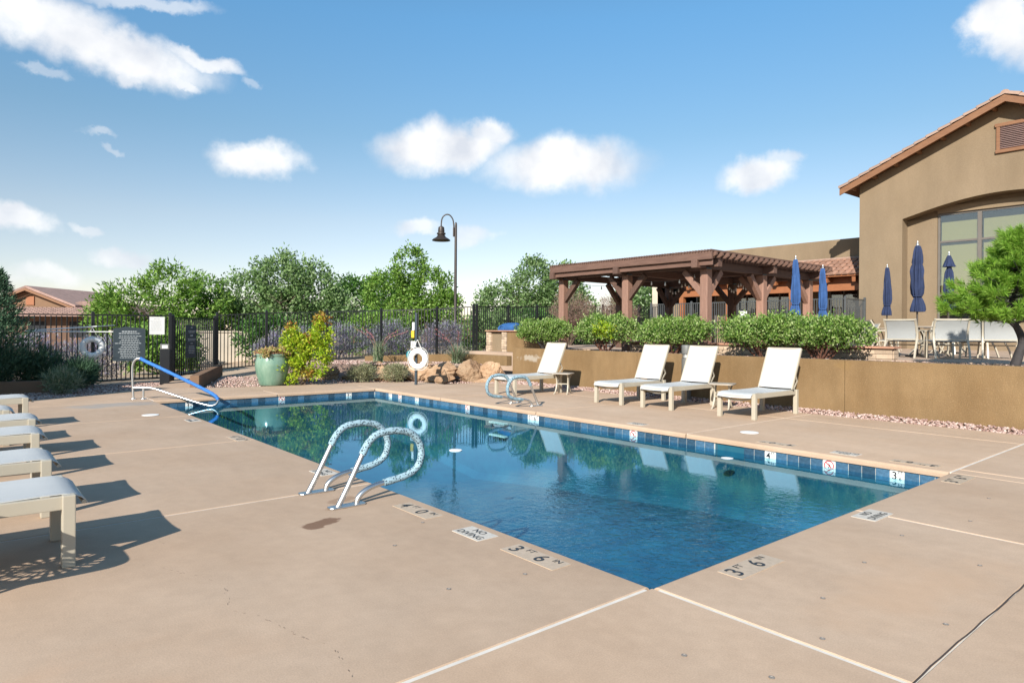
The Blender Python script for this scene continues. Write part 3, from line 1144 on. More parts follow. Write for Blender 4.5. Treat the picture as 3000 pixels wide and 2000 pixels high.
# ------------------------------------------------------------------ retaining wall and terrace
rw = thing('retaining_wall', 'long golden stucco retaining wall behind the row of loungers', 'wall', (0, 0, 0))
segs = [(-9, -3.1), (-3.1, -0.0), (-0.0, 3.05), (3.05, 8.0), (8.0, 12.72)]
for (a, b) in segs:
    MB().box(WALLX, WALLX + 0.22, a + 0.003, b - 0.003, -0.1, 1.0).build('wall_panel', 'stucco_gold', rw, bevel=0.012)
ter = struct('terrace')
MB().box(WALLX + 0.225, 11.9, -9, 12.71, -0.05, 0.90).build('planting_bed', 'soil', ter)
MB().box(11.9, 30, -9, 17.0, -0.05, TZ).build('patio', 'paver', ter)
MB().box(10.55, 11.9, 12.712, 16.2, -0.05, 0.80).build('barbecue_pad', 'paver', ter)

fd = MB().lathe([(0.001, -0.03), (0.05, -0.03), (0.088, -0.008), (0.09, 0.004), (0.08, 0.010), (0.001, 0.012)], 24).build('floating_disc', 'white_plastic', None, 40, loc=(2.18, 5.1, -0.162))
tag(fd, 'small flat white disc floating in the middle of the pool', 'float')

# ------------------------------------------------------------------ loungers
def make_lounger(raised, label, group):
    """Sling chaise: foot at local x=0, head towards +x."""
    root = thing('sun_lounger', label, 'lounger', group=group)
    hw = 0.335
    xe = 1.47
    for s in (-1, 1):
        MB().beam((-0.02, s * hw, 0.405), (xe, s * hw, 0.405), 0.035, 0.085).build('side_rail', 'frame_tan', root, bevel=0.006)
        for x in (0.0, xe - 0.02):
            MB().box(x - 0.036, x + 0.036, s * hw - 0.0365 + (0 if s < 0 else 0.0), s * hw + 0.0365, 0.0, 0.452).build('leg', 'frame_tan', root, bevel=0.007)
    # bowed apron below the foot end and the head crossbar
    pts = [(0.0, -hw + 0.03 + (2 * hw - 0.06) * k / 10, 0.372 - 0.055 * math.sin(PI * k / 10)) for k in range(11)]
    MB().ribbon(pts, 0.028, 0.03, (1, 0, 0)).build('foot_apron', 'frame_tan', root, 40)
    MB().beam((xe - 0.02, -hw + 0.04, 0.39), (xe - 0.02, hw - 0.04, 0.39), 0.03, 0.05).build('head_crossbar', 'frame_tan', root, bevel=0.005)
    # taut seat sling, rolled down over the foot bar
    w = hw - 0.012
    end = 1.30 if raised else 1.93
    prof = [(-0.105, 0.385), (-0.095, 0.405), (-0.07, 0.428), (-0.03, 0.449), (0.03, 0.4595), (0.12, 0.460), (0.35, 0.455), (0.65, 0.451), (1.0, 0.453), (end, 0.460)]
    mb = MB()
    ny = 6
    th = 0.007
    for (x, z) in prof:
        for k in range(ny + 1):
            y = -w + 2 * w * k / ny
            mb.v.append((x, y, z - 0.012 * (1 - (y / w) ** 2)))
    n = len(prof)
    for (x, z) in prof:
        for k in range(ny + 1):
            y = -w + 2 * w * k / ny
            mb.v.append((x, y, z - th - 0.012 * (1 - (y / w) ** 2)))
    q = ny + 1
    o = n * q
    for i in range(n - 1):
        for k in range(ny):
            a = i * q + k
            mb.f.append((a, a + 1, a + q + 1, a + q))
            mb.f.append((o + a, o + a + q, o + a + q + 1, o + a + 1))
        for k in (0, ny):
            a = i * q + k
            mb.f.append((a, a + q, o + a + q, o + a))
    for i in (0, n - 1):
        for k in range(ny):
            a = i * q + k
            mb.f.append((a, a + 1, o + a + 1, o + a))
    mb.build('seat_sling', 'sling', root, 50)
    # rolled bar at the foot
    mb = MB().tube([(-0.085, -w, 0.392), (-0.085, w, 0.392)], 0.014, 8)
    mb.build('foot_bar', 'frame_tan', root, 40)
    if raised:
        hx, hz, tx, tz = 1.31, 0.462, 1.66, 1.205
        d = Vector((tx - hx, 0, tz - hz))
        nrm = Vector((-d.z, 0, d.x)).normalized()
        mb = MB()
        for (a, b, off) in ((0, 1, 0.0),):
            nu, nv = 8, 4
            for side in (1, -1):
                for i in range(nu + 1):
                    for k in range(nv + 1):
                        y = -w + 2 * w * k / nv
                        p = Vector((hx, y, hz)) + d * (0.015 + 0.985 * i / nu) + nrm * (0.012 + side * 0.004 - 0.014 * (1 - (y / w) ** 2) - 0.012 * math.sin(PI * i / nu))
                        mb.v.append(tuple(p))
            q = nv + 1
            o = (nu + 1) * q
            for i in range(nu):
                for k in range(nv):
                    a = i * q + k
                    mb.f.append((a, a + 1, a + q + 1, a + q))
                    mb.f.append((o + a, o + a + q, o + a + q + 1, o + a + 1))
                for k in (0, nv):
                    a = i * q + k
                    mb.f.append((a, a + q, o + a + q, o + a))
            for i in (0, nu):
                for k in range(nv):
                    a = i * q + k
                    mb.f.append((a, a + 1, o + a + 1, o + a))
        back = mb.build('backrest_sling', 'sling', root, 50)
        for s in (-1, 1):
            MB().beam((hx, s * (hw - 0.004), hz - 0.01), (tx, s * (hw - 0.004), tz), 0.022, 0.042, (1, 0, 0)).build('backrest_rail', 'frame_tan', root, bevel=0.004)
            a = Vector((hx, 0, hz)) + d * 0.42
            MB().ribbon([(a.x, s * (hw - 0.03), a.z), (a.x + 0.10, s * (hw - 0.03), 0.60), (xe - 0.10, s * (hw - 0.03), 0.40)], 0.012, 0.03, (0, 1, 0)).build('prop_strut', 'frame_tan', root)
            MB().tube([(hx - 0.0, s * (hw - 0.025), hz - 0.015), (hx, s * (hw + 0.03), hz - 0.015)], 0.016, 10).build('hinge_bolt', 'rubber', root, 40)
        MB().beam((tx, -hw + 0.01, tz), (tx, hw - 0.01, tz), 0.03, 0.03).build('backrest_top_bar', 'frame_tan', root, bevel=0.006)
    else:
        for s in (-1, 1):
            MB().beam((xe, s * (hw - 0.004), 0.437), (1.93, s * (hw - 0.004), 0.437), 0.022, 0.042).build('backrest_rail', 'frame_tan', root, bevel=0.004)
        MB().beam((1.93, -hw + 0.01, 0.44), (1.93, hw - 0.01, 0.44), 0.03, 0.03).build('backrest_top_bar', 'frame_tan', root, bevel=0.006)
    return root


GR, GL = 'loungers along the stucco wall', 'loungers along the left edge of the deck'
right = [(7.36, 3.92, 0.0, 'white sling lounger nearest the right, in front of the plain stucco wall'),
         (7.34, 5.64, 0.03, 'white sling lounger with raised back between the bollard light and the side table'),
         (7.27, 6.82, 0.03, 'white sling lounger with raised back just left of the bollard light'),
         (6.72, 9.54, 0.0, 'white sling lounger with raised back farthest away, behind the far ladder rails')]
L0 = make_lounger(True, right[0][3], GR)
L0.location = (right[0][0], right[0][1], 0)
for (x, y, rz, lab) in right[1:]:
    dup(L0, (x, y, 0), rz, lab, GR)
left = [(-2.60, 2.87, 'flat white sling lounger at the left edge, nearest the camera'),
        (-2.60, 4.28, 'flat white sling lounger at the left edge, second from the camera'),
        (-2.54, 5.95, 'flat white sling lounger at the left edge, third from the camera'),
        (-2.48, 7.25, 'flat white sling lounger at the left edge, fourth from the camera'),
        (-2.66, 8.45, 'flat white sling lounger at the left edge, fifth from the camera, set back'),
        (-2.36, 10.15, 'flat white sling lounger at the left edge, farthest from the camera')]
F0 = make_lounger(False, left[0][2], GL)
F0.location = (left[0][0], left[0][1], 0)
F0.rotation_euler = (0, 0, PI)
for (x, y, lab) in left[1:]:
    dup(F0, (x, y, 0), PI + random.uniform(-.02, .02), lab, GL)


# ------------------------------------------------------------------ side tables
def make_side_table(label, group, slotted=False):
    root = thing('side_table', label, 'table', group=group)
    if slotted:
        # round-cornered top pierced with a sunburst of slots
        bm = bmesh.new()
        bw, bh = 0.40, 0.27
        N = 72
        rings = [0.0, 0.12, 0.30, 0.34, 0.52, 0.56, 0.74, 0.90, 1.0]
        vv = []
        for r_ in rings[1:]:
            row = []
            for k in range(N):
                a = 2 * PI * k / N
                e = 2.0 if r_ < 0.85 else 5.0
                q = (abs(math.cos(a)) ** e + abs(math.sin(a)) ** e) ** (-1 / e)
                row.append(bm.verts.new((bw * r_ * q * math.cos(a), bh * r_ * q * math.sin(a), 0.50)))
            vv.append(row)
        bm.faces.new(vv[0])
        for i in range(len(vv) - 1):
            for k in range(N):
                slot = i in (1 - 1, 2, 4) and (k % 3 != 0)
                if not slot:
                    bm.faces.new((vv[i][k], vv[i][(k + 1) % N], vv[i + 1][(k + 1) % N], vv[i + 1][k]))
        bmesh.ops.recalc_face_normals(bm, faces=bm.faces)
        ex = bmesh.ops.solidify(bm, geom=bm.faces[:], thickness=0.012)
        me = bpy.data.meshes.new('table_top')
        bm.to_mesh(me)
        bm.free()
        me.materials.append(MATS['frame_tan'])
        obj('table_top', me, root)
    else:
        poly = [(0.24 * (1 if c > 0 else -1) * abs(c) ** 0.35, 0.24 * (1 if s > 0 else -1) * abs(s) ** 0.35) for c, s in ((math.cos(2 * PI * k / 32), math.sin(2 * PI * k / 32)) for k in range(32))]
        MB().prism(poly, lambda u, v, t_: (u, v, t_), 0.478, 0.502).build('table_top', 'frame_brown', root, 40, bevel=0.004)
    # pairs of curved flat legs drawn in at the waist
    for s in (-1, 1):
        for e in (-1, 1):
            pts = smooth_path([(e * 0.21, s * 0.16, 0.0), (e * 0.12, s * 0.15, 0.06), (e * 0.05, s * 0.14, 0.20), (e * 0.05, s * 0.14, 0.32), (e * 0.10, s * 0.15, 0.42), (e * 0.19, s * 0.16, 0.476)], 4)
            MB().ribbon(pts, 0.03, 0.016, (0, 1, 0)).build('leg', 'frame_tan' if not slotted else 'frame_tan', root, 40)
    MB().beam((-0.06, 0, 0.24), (0.06, 0, 0.24), 0.28, 0.018).build('waist_shelf', 'frame_tan', root)
    return root


ST = 'side tables beside the loungers'
T0 = make_side_table('small tan side table beside the farthest lounger by the wall', ST)
T0.location = (8.05, 8.98, 0)
T0.rotation_euler = (0, 0, 0.5)
dup(T0, (8.42, 4.88, 0), 0.35, 'small tan side table between the two nearest loungers at the wall', ST)
st = make_side_table('low table with a sunburst-pierced top beside the nearest left lounger', ST, True)
st.location = (-3.46, 2.16, 0)
st.rotation_euler = (0, 0, 0.02)


# ------------------------------------------------------------------ pool rails
def grab_rail(label, loc, flip, group):
    root = thing('grab_rail', label, 'pool rail', loc, PI if flip else 0, group)
    prof = [(-0.68, 0.0), (-0.60, 0.14), (-0.47, 0.39), (-0.41, 0.50), (-0.33, 0.575), (-0.22, 0.60), (-0.10, 0.60), (0.03, 0.565), (0.12, 0.47),
            (0.145, 0.36), (0.10, 0.245), (-0.02, 0.185), (-0.18, 0.16), (-0.33, 0.14), (-0.43, 0.105), (-0.49, 0.055), (-0.505, 0.0)]
    pts = smooth_path([(x, 0, z) for (x, z) in prof], 5)
    MB().tube(pts, 0.0235, 12).build('rail', 'steel', root, 60)
    a = next(i for i, p in enumerate(pts) if p.z > 0.40)
    b = max(i for i, p in enumerate(pts) if p.x > -0.30)
    core = pts[a:b]
    MB().tube(core, [0.032 + 0.0015 * math.sin(i * 1.7) for i in range(len(core))], 14).build('foam_sleeve', 'sleeve_print', root, 60)
    MB().prism([(-0.76, -0.03), (-0.74, -0.05), (-0.45, -0.05), (-0.43, -0.03), (-0.43, 0.03), (-0.45, 0.05), (-0.74, 0.05), (-0.76, 0.03)],
               lambda u, v, t_: (u, v, t_), 0.0, 0.014).build('anchor_plate', 'steel', root, bevel=0.004)
    return root


GG = 'pool ladder grab rails'
r0 = grab_rail('near ladder rail in printed blue sleeve, the one closer to the camera', (0, 2.76, 0), False, GG)
dup(r0, (0, 3.38, 0), 0, 'near ladder rail in printed blue sleeve, the one farther from the camera', GG)
dup(r0, (PW + 0.02, 7.40, 0), PI, 'far ladder rail in printed blue sleeve, on the right beside the lounger', GG)
dup(r0, (PW + 0.02, 8.05, 0), PI, 'far ladder rail in printed blue sleeve, on the left beside the lounger', GG)

hr = thing('handrail', 'stainless steel pool handrail with bright blue sleeve at the entry steps', 'handrail', (-0.26, 13.5, 0), -0.6975)
prof = [(0, 0), (-0.02, 0.30), (-0.03, 0.62), (-0.01, 0.76), (0.05, 0.845), (0.14, 0.86), (0.26, 0.80), (0.60, 0.645), (1.0, 0.455), (1.4, 0.265), (1.66, 0.13),
        (1.78, 0.035), (1.79, -0.06), (1.70, -0.125), (1.55, -0.115), (1.2, -0.02), (0.80, 0.11), (0.50, 0.205), (0.36, 0.235), (0.20, 0.24), (0.0, 0.24)]
pts = smooth_path([(x, 0, z) for (x, z) in prof], 5)
MB().tube(pts, 0.024, 12).build('rail', 'steel', hr, 60)
a = next(i for i, p in enumerate(pts) if p.x > 0.12 and p.z > 0.8)
b = next(i for i, p in enumerate(pts) if p.z < -0.02 and p.x > 1.7)
MB().tube(pts[a:b], [0.036 + 0.003 * math.sin(i * 2.3) for i in range(b - a)], 12).build('blue_sleeve', 'blue_sleeve', hr, 60)
MB().tube([(0.21, 0, 0), (0.21, 0, 0.24)], 0.024, 12).build('short_post', 'steel', hr, 60)
mb = MB()
for x in (0, 0.21):
    mb.lathe([(0.03, 0), (0.055, 0.0), (0.052, 0.012), (0.028, 0.018)], 16, (x, 0, 0.001))
mb.build('base_flange', 'steel', hr, 40)


# ------------------------------------------------------------------ life rings, post, reaching poles, signs
def ring_mesh(R0, r, name):
    mb = MB()
    N, M = 36, 12
    for i in range(N):
        a = 2 * PI * i / N
        for k in range(M):
            b = 2 * PI * k / M
            mb.v.append(((R0 + r * math.cos(b)) * math.cos(a), 0.72 * r * math.sin(b), (R0 + r * math.cos(b)) * math.sin(a)))
    for i in range(N):
        for k in range(M):
            mb.f.append((i * M + k, i * M + (k + 1) % M, ((i + 1) % N) * M + (k + 1) % M, ((i + 1) % N) * M + k))
    return mb


def life_ring(label, loc, rz, group):
    root = thing('life_ring', label, 'life ring', loc, rz, group)
    ring_mesh(0.215, 0.078, 'ring').build('ring', 'white_plastic', root, 80)
    pts = []
    for k in range(33):
        a = 2 * PI * k / 32
        q = 0.305 + 0.035 * abs(math.sin(2 * a))
        pts.append((q * math.cos(a), -0.01, q * math.sin(a)))
    MB().tube(pts, 0.008, 6).build('grab_rope', 'rope', root, 60)
    for k in range(4):
        a = PI / 4 + k * PI / 2
        MB().tube([((0.215 + 0.082 * math.cos(b)) * math.cos(a), 0.062 * math.sin(b), (0.215 + 0.082 * math.cos(b)) * math.sin(a)) for b in [2 * PI * j / 12 for j in range(13)]], 0.012, 6).build('rope_band', 'white_plastic', root, 60)
    MB().tube(smooth_path([(-0.12, -0.03, 0.27), (-0.03, -0.04, 0.46), (0, -0.03, 0.52), (0.03, -0.04, 0.46), (0.13, -0.03, 0.26)], 4), 0.008, 6).build('hanging_cord', 'rope', root, 60)
    return root


VIEWZ = -0.6975
l0 = life_ring('white life ring hung on the slim post by the boulders', (6.54, 13.10, 0.72), VIEWZ - 0.35, 'white life rings')
dup(l0, (-0.40, 18.10, 0.99), VIEWZ + 0.6, 'white life ring in shade on the fence post at left', 'white life rings')

sp = thing('safety_post', 'slim dark post with safety boxes standing by the boulders', 'post', (6.58, 13.26, 0), VIEWZ - 0.35)
MB().box(-0.032, 0.032, -0.032, 0.032, 0, 1.98).build('post', 'post_blue', sp, bevel=0.006)
MB().box(-0.10, -0.034, -0.06, 0.03, 1.50, 1.72).build('white_box', 'white_plastic', sp, bevel=0.01)
MB().box(-0.13, -0.035, -0.07, 0.03, 1.29, 1.49).build('yellow_box', 'yellow_box', sp, bevel=0.02)
MB().box(-0.14, 0.0, -0.052, -0.034, 1.02, 1.20).build('notice_plate', 'sign_white', sp)
mb = MB()
for k, (a, b) in enumerate(((-0.12, -0.02), (-0.12, -0.05), (-0.12, -0.03), (-0.12, -0.07))):
    mb.box(a, b, -0.0555, -0.0535, 1.16 - 0.032 * k, 1.175 - 0.032 * k)
mb.build('notice_print', 'black_ink', sp)
bag = MB().lathe([(0.01, 0), (0.08, 0.03), (0.10, 0.12), (0.07, 0.21), (0.02, 0.24)], 14, (-0.19, -0.02, 0.70))
bag.build('throw_bag', 'teal', sp, 60)

fl = thing('reaching_pole', 'pale aluminium rescue pole with curved hook hung along the left fence', 'pole', (0, 0, 0))
e0, e1 = Vector((-1.84, 18.02, 1.405)), Vector((0.36, 17.95, 1.40))
dirp = (e1 - e0).normalized()
hookp = [e0, e0.lerp(e1, 0.5), e1]
hook = smooth_path([e1, e1 + dirp * 0.10 + Vector((0, 0, -0.04)), e1 + dirp * 0.22 + Vector((0, 0, -0.20)), e1 + dirp * 0.20 + Vector((0, 0, -0.36)), e1 + dirp * 0.08 + Vector((0, 0, -0.50))], 6)
MB().tube(hookp, 0.016, 8).build('shaft', 'white_plastic', fl, 60)
MB().tube(hook, 0.012, 8).build('hook', 'white_plastic', fl, 60)
fl2 = thing('skimmer_pole', 'second pale pole hung slightly slanting above the rescue hook', 'pole', (0, 0, 0))
MB().tube([(-1.84, 18.07, 1.42), (-0.3, 18.08, 1.545)], 0.016, 8).build('shaft', 'white_plastic', fl2, 60)
MB().tube([(-0.3, 18.08, 1.545), (0.12, 18.08, 1.578)], 0.012, 8).build('inner_shaft', 'steel', fl2, 60)


def print_lines(rows, mat, par, y):
    """Rows of small illegible print: (centre x, z, width, height)."""
    mb = MB()
    for (cx, z, w, h) in rows:
        x = cx - w / 2
        while x < cx + w / 2:
            q = random.uniform(0.03, 0.075)
            mb.quad((x, y, z), (min(x + q, cx + w / 2), y, z), (min(x + q, cx + w / 2), y, z + h), (x, y, z + h))
            x += q + 0.013
    mb.build('print', mat, par)['kind'] = 'stuff'


sg = thing('rules_board', 'large dark grey rules board with rows of pale print on the left fence', 'sign', (0.43, 17.90, 0.62), -0.05)
poly = [(-0.38, 0), (0.38, 0), (0.38, 0.86), (0.33, 0.885), (0.12, 0.90), (-0.1, 0.93), (-0.18, 0.90), (-0.34, 0.885), (-0.38, 0.86)]
MB().prism(poly, lambda u, v, t_: (u, t_, v), -0.01, 0.012).build('board', 'sign_dark', sg)
rows = [(0.0, 0.78, 0.36, 0.028), (0, 0.73, 0.50, 0.022)] + [(random.uniform(-0.03, 0.03), 0.66 - 0.048 * k, random.uniform(0.34, 0.62), 0.017) for k in range(13)]
print_lines(rows, 'sign_print', sg, -0.012)
sg = thing('notice_sheet', 'small white notice sheet near the top of the fence, left of the gate', 'sign', (1.20, 18.38, 1.33), -0.05)
MB().box(-0.19, 0.19, -0.008, 0.008, 0, 0.50).build('sheet', 'sign_white', sg)
print_lines([(0, 0.43, 0.16, 0.014)] + [(-0.02, 0.38 - 0.03 * k, random.uniform(0.2, 0.3), 0.007) for k in range(10)], 'paper_print', sg, -0.0095)
sg = thing('gate_sign', 'tall dark sign with pale print fixed on the gate', 'sign', (2.30, 19.16, 0.62), 0.82)
poly = [(-0.29, 0), (0.27, 0), (0.29, 0.2), (0.27, 0.95), (0.0, 0.99), (-0.25, 1.0), (-0.29, 0.8), (-0.27, 0.4)]
MB().prism(poly, lambda u, v, t_: (u, t_, v), -0.01, 0.012).build('board', 'sign_dark', sg)
rows = [(0.0, 0.90, 0.12, 0.03), (0, 0.80, 0.40, 0.02), (0, 0.76, 0.34, 0.02), (0, 0.65, 0.14, 0.05), (0, 0.56, 0.44, 0.018), (0, 0.52, 0.4, 0.018), (0, 0.43, 0.14, 0.02)] + [(0, 0.34 - 0.05 * k, random.uniform(0.3, 0.45), 0.017) for k in range(5)]
print_lines(rows, 'sign_print', sg, -0.012)
sg = thing('card_reader', 'black card reader pedestal standing just left of the gate', 'pedestal', (1.22, 17.55, -0.02), -0.2)
MB().box(-0.12, 0.12, -0.09, 0.09, 0, 0.95).build('column', 'fence_black', sg, bevel=0.01)
MB().box(-0.11, 0.11, -0.10, 0.06, 0.955, 1.10).build('reader_head', 'bollard_grey', sg, bevel=0.015)
MB().box(-0.07, 0.07, -0.104, -0.101, 0.98, 1.07).build('key_plate', 'sign_white', sg)


# ------------------------------------------------------------------ fences
def fence(name, label, posts, mat, cat='fence', group=None, pitch=0.112, double=False):
    """posts: (x, y, z base, z top). Posts, rails and every picket are parts."""
    root = thing(name, label, cat, (posts[0][0], posts[0][1], 0), 0, group)
    o = Vector((posts[0][0], posts[0][1], 0))
    for (x, y, zb, zt) in posts:
        p = MB().box(-0.038, 0.038, -0.038, 0.038, zb - 0.1, zt + 0.03).build('post', mat, root, bevel=0.006)
        p.location = (x - o.x, y - o.y, 0)
        c = MB().lathe([(0.052, 0), (0.052, 0.012), (0.03, 0.03), (0.004, 0.036)], 4).build('post_cap', mat, p)
        c.location = (0, 0, zt + 0.03)
        c.rotation_euler = (0, 0, PI / 4)
    pk = None
    for i in range(len(posts) - 1):
        a, b = Vector(posts[i]), Vector(posts[i + 1])
        pa, pb = Vector((posts[i][0], posts[i][1], 0)) - o, Vector((posts[i + 1][0], posts[i + 1][1], 0)) - o
        za0, za1, zb0, zb1 = posts[i][2], posts[i][3], posts[i + 1][2], posts[i + 1][3]
        ln = (pb - pa).length
        d = (pb - pa).normalized()
        e0, e1 = pa + d * 0.04, pb - d * 0.04
        up = Vector((0, 0, 1))
        MB().beam(e0 + up * (za1 - 0.03), e1 + up * (zb1 - 0.03), 0.035, 0.035).build('top_rail', mat, root)
        MB().beam(e0 + up * (za0 + 0.10), e1 + up * (zb0 + 0.10), 0.035, 0.035).build('bottom_rail', mat, root)
        n = max(2, int(ln / pitch))
        h = min(za1 - za0, zb1 - zb0) - 0.145
        pk = MB().box(-0.012, 0.012, -0.012, 0.012, 0, h).mesh('picket', mat)
        ang = math.atan2(d.y, d.x)
        for k in range(1, n):
            t_ = k / n
            q = pa.lerp(pb, t_)
            c = obj('picket', pk, root, (q.x, q.y, za0 + (zb0 - za0) * t_ + 0.1), (0, 0, ang))
    return root


fence('picket_fence', 'black metal picket fence at far left behind the life ring and rules board',
      [(-5.2, 18.0, -0.02, 1.86), (-2.8, 18.15, -0.02, 1.86), (-0.36, 18.30, -0.02, 1.88), (1.56, 18.48, 0.0, 1.90)], 'fence_black')
fence('pool_gate', 'black metal picket gate carrying the tall dark sign', [(1.66, 18.59, 0.02, 1.84), (3.31, 20.35, 0.06, 1.86)], 'fence_black', 'gate')
fence('picket_fence', 'black metal picket fence running behind the green pot and the boulders',
      [(3.41, 20.46, 0.08, 1.98), (4.97, 20.3, 0.20, 2.08), (7.07, 20.1, 0.34, 2.17), (8.84, 19.35, 0.42, 2.25), (10.46, 18.11, 0.49, 2.32), (11.5, 17.23, 0.58, 2.42)], 'fence_black')
fence('picket_fence', 'black metal picket fence behind the barbecue counter and the pergola',
      [(11.62, 17.2, 0.60, 2.42), (13.3, 17.4, 0.66, 2.46), (15.0, 17.6, 0.70, 2.52), (17.0, 17.65, 0.74, 2.58), (19.0, 17.65, 0.80, 2.66), (21.5, 17.65, 0.84, 2.74), (24.0, 17.65, 0.90, 2.78)], 'fence_black')
fence('picket_fence', 'grey metal picket fence in front of the back doors, right of the pergola',
      [(23.2, 8.2, TZ, 2.80), (21.6, 8.22, TZ, 2.80), (21.6, 10.4, TZ, 2.80), (21.6, 12.6, TZ, 2.80), (21.6, 14.8, TZ, 2.80), (21.6, 17.0, TZ, 2.80)], 'fence_grey', pitch=0.10)

# ------------------------------------------------------------------ kerbs, boulders, gravel
cb = thing('low_kerb_wall', 'low brown stucco kerb wall beside the path to the gate', 'wall', (0, 0, 0))
MB().beam((1.53, 15.78, 0.12), (3.42, 20.25, 0.16), 0.22, 0.36).build('kerb', 'stucco_brown', cb, bevel=0.015)
cb = thing('low_kerb_wall', 'low brown stucco kerb wall at the far left below the conifer', 'wall', (0, 0, 0))
MB().beam((-5.5, 17.0, 0.05), (-1.45, 16.72, 0.05), 0.24, 0.40).build('kerb', 'stucco_brown', cb, bevel=0.015)
cb = thing('low_kerb_wall', 'low golden kerb wall between the boulders and the fence', 'wall', (0, 0, 0))
MB().beam((9.62, 12.9, 0.60), (9.55, 15.6, 0.60), 0.22, 0.30).build('kerb', 'stucco_gold', cb, bevel=0.015)
MB().beam((9.50, 15.71, 0.60), (7.3, 17.6, 0.50), 0.22, 0.26).build('kerb', 'stucco_gold', cb, bevel=0.015)


def rock(seed, size, label, loc, rz):
    rd = np.random.default_rng(seed)
    bm = bmesh.new()
    bmesh.ops.create_icosphere(bm, subdivisions=5, radius=1)
    V = np.array([v.co[:] for v in bm.verts])
    # chiselled block: clip against random planes, then roughen
    for _ in range(17):
        nrm = rd.normal(size=3)
        nrm /= np.linalg.norm(nrm)
        dd = rd.uniform(0.52, 0.74)
        over = np.maximum(V @ nrm - dd, 0)
        V -= np.outer(over * 1.0, nrm)
    off = Vector(rd.uniform(-50, 50, 3))
    for i in range(len(V)):
        q = Vector(V[i])
        n_ = (q.normalized() if q.length > 1e-6 else Vector((0, 0, 1)))
        cell = noise.voronoi(q * 2.1 + off)[0]
        ridge = noise.ridged_multi_fractal(q * 1.7 + off, 0.9, 2.1, 5, 1.0, 2.0)
        strat = abs(math.sin((q.z + 0.25 * noise.noise(q * 1.3 + off)) * 9.0)) ** 0.5
        d_ = 0.22 * min(cell[1] - cell[0], 0.22) + 0.05 * (ridge - 1.2) + 0.05 * strat + 0.035 * noise.noise(q * 9 + off) + 0.018 * noise.noise(q * 21 + off)
        V[i] = q + n_ * (d_ - 0.06)
    V *= np.array(size)
    for v, c in zip(bm.verts, V):
        v.co = c
    me = bpy.data.meshes.new('boulder')
    bm.to_mesh(me)
    bm.free()
    me.shade_smooth()
    me.set_sharp_from_angle(angle=R(16))
    me.materials.append(MATS['sandstone'])
    o = obj('boulder', me, None, loc, (rd.uniform(-.12, .12), rd.uniform(-.12, .12), rz))
    return tag(o, label, 'boulder', 'sandstone boulders behind the pool')


B = [((6.05, 15.75, 0.10), (0.55, 0.36, 0.30), 'rust sandstone boulder at the left end of the rock edging'),
     ((5.45, 16.35, 0.14), (0.50, 0.34, 0.32), 'sandstone boulder half behind the lime green shrub'),
     ((6.75, 15.15, 0.14), (0.62, 0.38, 0.34), 'pale sandstone boulder behind the two low grey bushes'),
     ((7.45, 14.62, 0.13), (0.56, 0.36, 0.36), 'sandstone boulder just left of the slim safety post'),
     ((8.05, 14.12, 0.22), (0.72, 0.42, 0.40), 'large smooth tan boulder just right of the slim safety post'),
     ((7.65, 13.82, 0.03), (0.55, 0.30, 0.22), 'low rust boulder at the foot of the slim safety post'),
     ((8.62, 13.45, 0.24), (0.50, 0.40, 0.40), 'rough pitted boulder, second from the stucco wall'),
     ((9.12, 13.02, 0.20), (0.46, 0.40, 0.42), 'orange boulder against the end of the stucco wall'),
     ((8.75, 12.98, -0.02), (0.50, 0.28, 0.16), 'low flat boulder in front of the pitted one'),
     ((7.9, 15.0, 0.38), (0.6, 0.4, 0.26), 'boulder in the back row behind the large smooth one'),
     ((6.85, 16.1, 0.33), (0.6, 0.4, 0.24), 'boulder in the back row below the left tuft of grass')]
for i, (loc, size, lab) in enumerate(B):
    rock(40 + i, size, lab, loc, -0.72 + random.uniform(-.25, .25))

# raised bed behind the boulders
bed = MB()
poly_f = [(4.3, 16.9), (5.4, 16.4), (6.3, 15.8), (7.3, 14.9), (8.2, 14.15), (9.0, 13.35), (9.6, 12.85)]
poly_b = [(4.6, 20.0), (6.4, 19.9), (7.6, 19.5), (8.6, 19.0), (9.4, 18.2), (10.3, 17.3), (11.0, 16.4)]
for (f_, b_) in zip(poly_f, poly_b):
    for k in range(6):
        t_ = k / 5
        z0, z1 = 0.0, gz(*b_) + 0.03
        bed.v.append((f_[0] + (b_[0] - f_[0]) * t_, f_[1] + (b_[1] - f_[1]) * t_, 0.02 + 0.42 * sstep(0, 0.25, t_) + (z1 - 0.44) * t_))
for i in range(len(poly_f) - 1):
    for k in range(5):
        bed.f.append((i * 6 + k, i * 6 + k + 1, i * 6 + 7 + k, i * 6 + 6 + k))
o = bed.build('raised_bed', 'soil', smooth=60)
o['kind'] = 'structure'

ICO = bmesh.new()
bmesh.ops.create_icosphere(ICO, subdivisions=1, radius=1)
IV = np.array([v.co[:] for v in ICO.verts])
IF = np.array([[v.index for v in f.verts] for f in ICO.faces])
ICO.free()


def in_poly(P, poly):
    x, y = P[:, 0], P[:, 1]
    ins = np.zeros(len(P), bool)
    j = len(poly) - 1
    for i in range(len(poly)):
        xi, yi = poly[i]
        xj, yj = poly[j]
        c = ((yi > y) != (yj > y)) & (x < (xj - xi) * (y - yi) / (yj - yi + 1e-12) + xi)
        ins ^= c
        j = i
    return ins


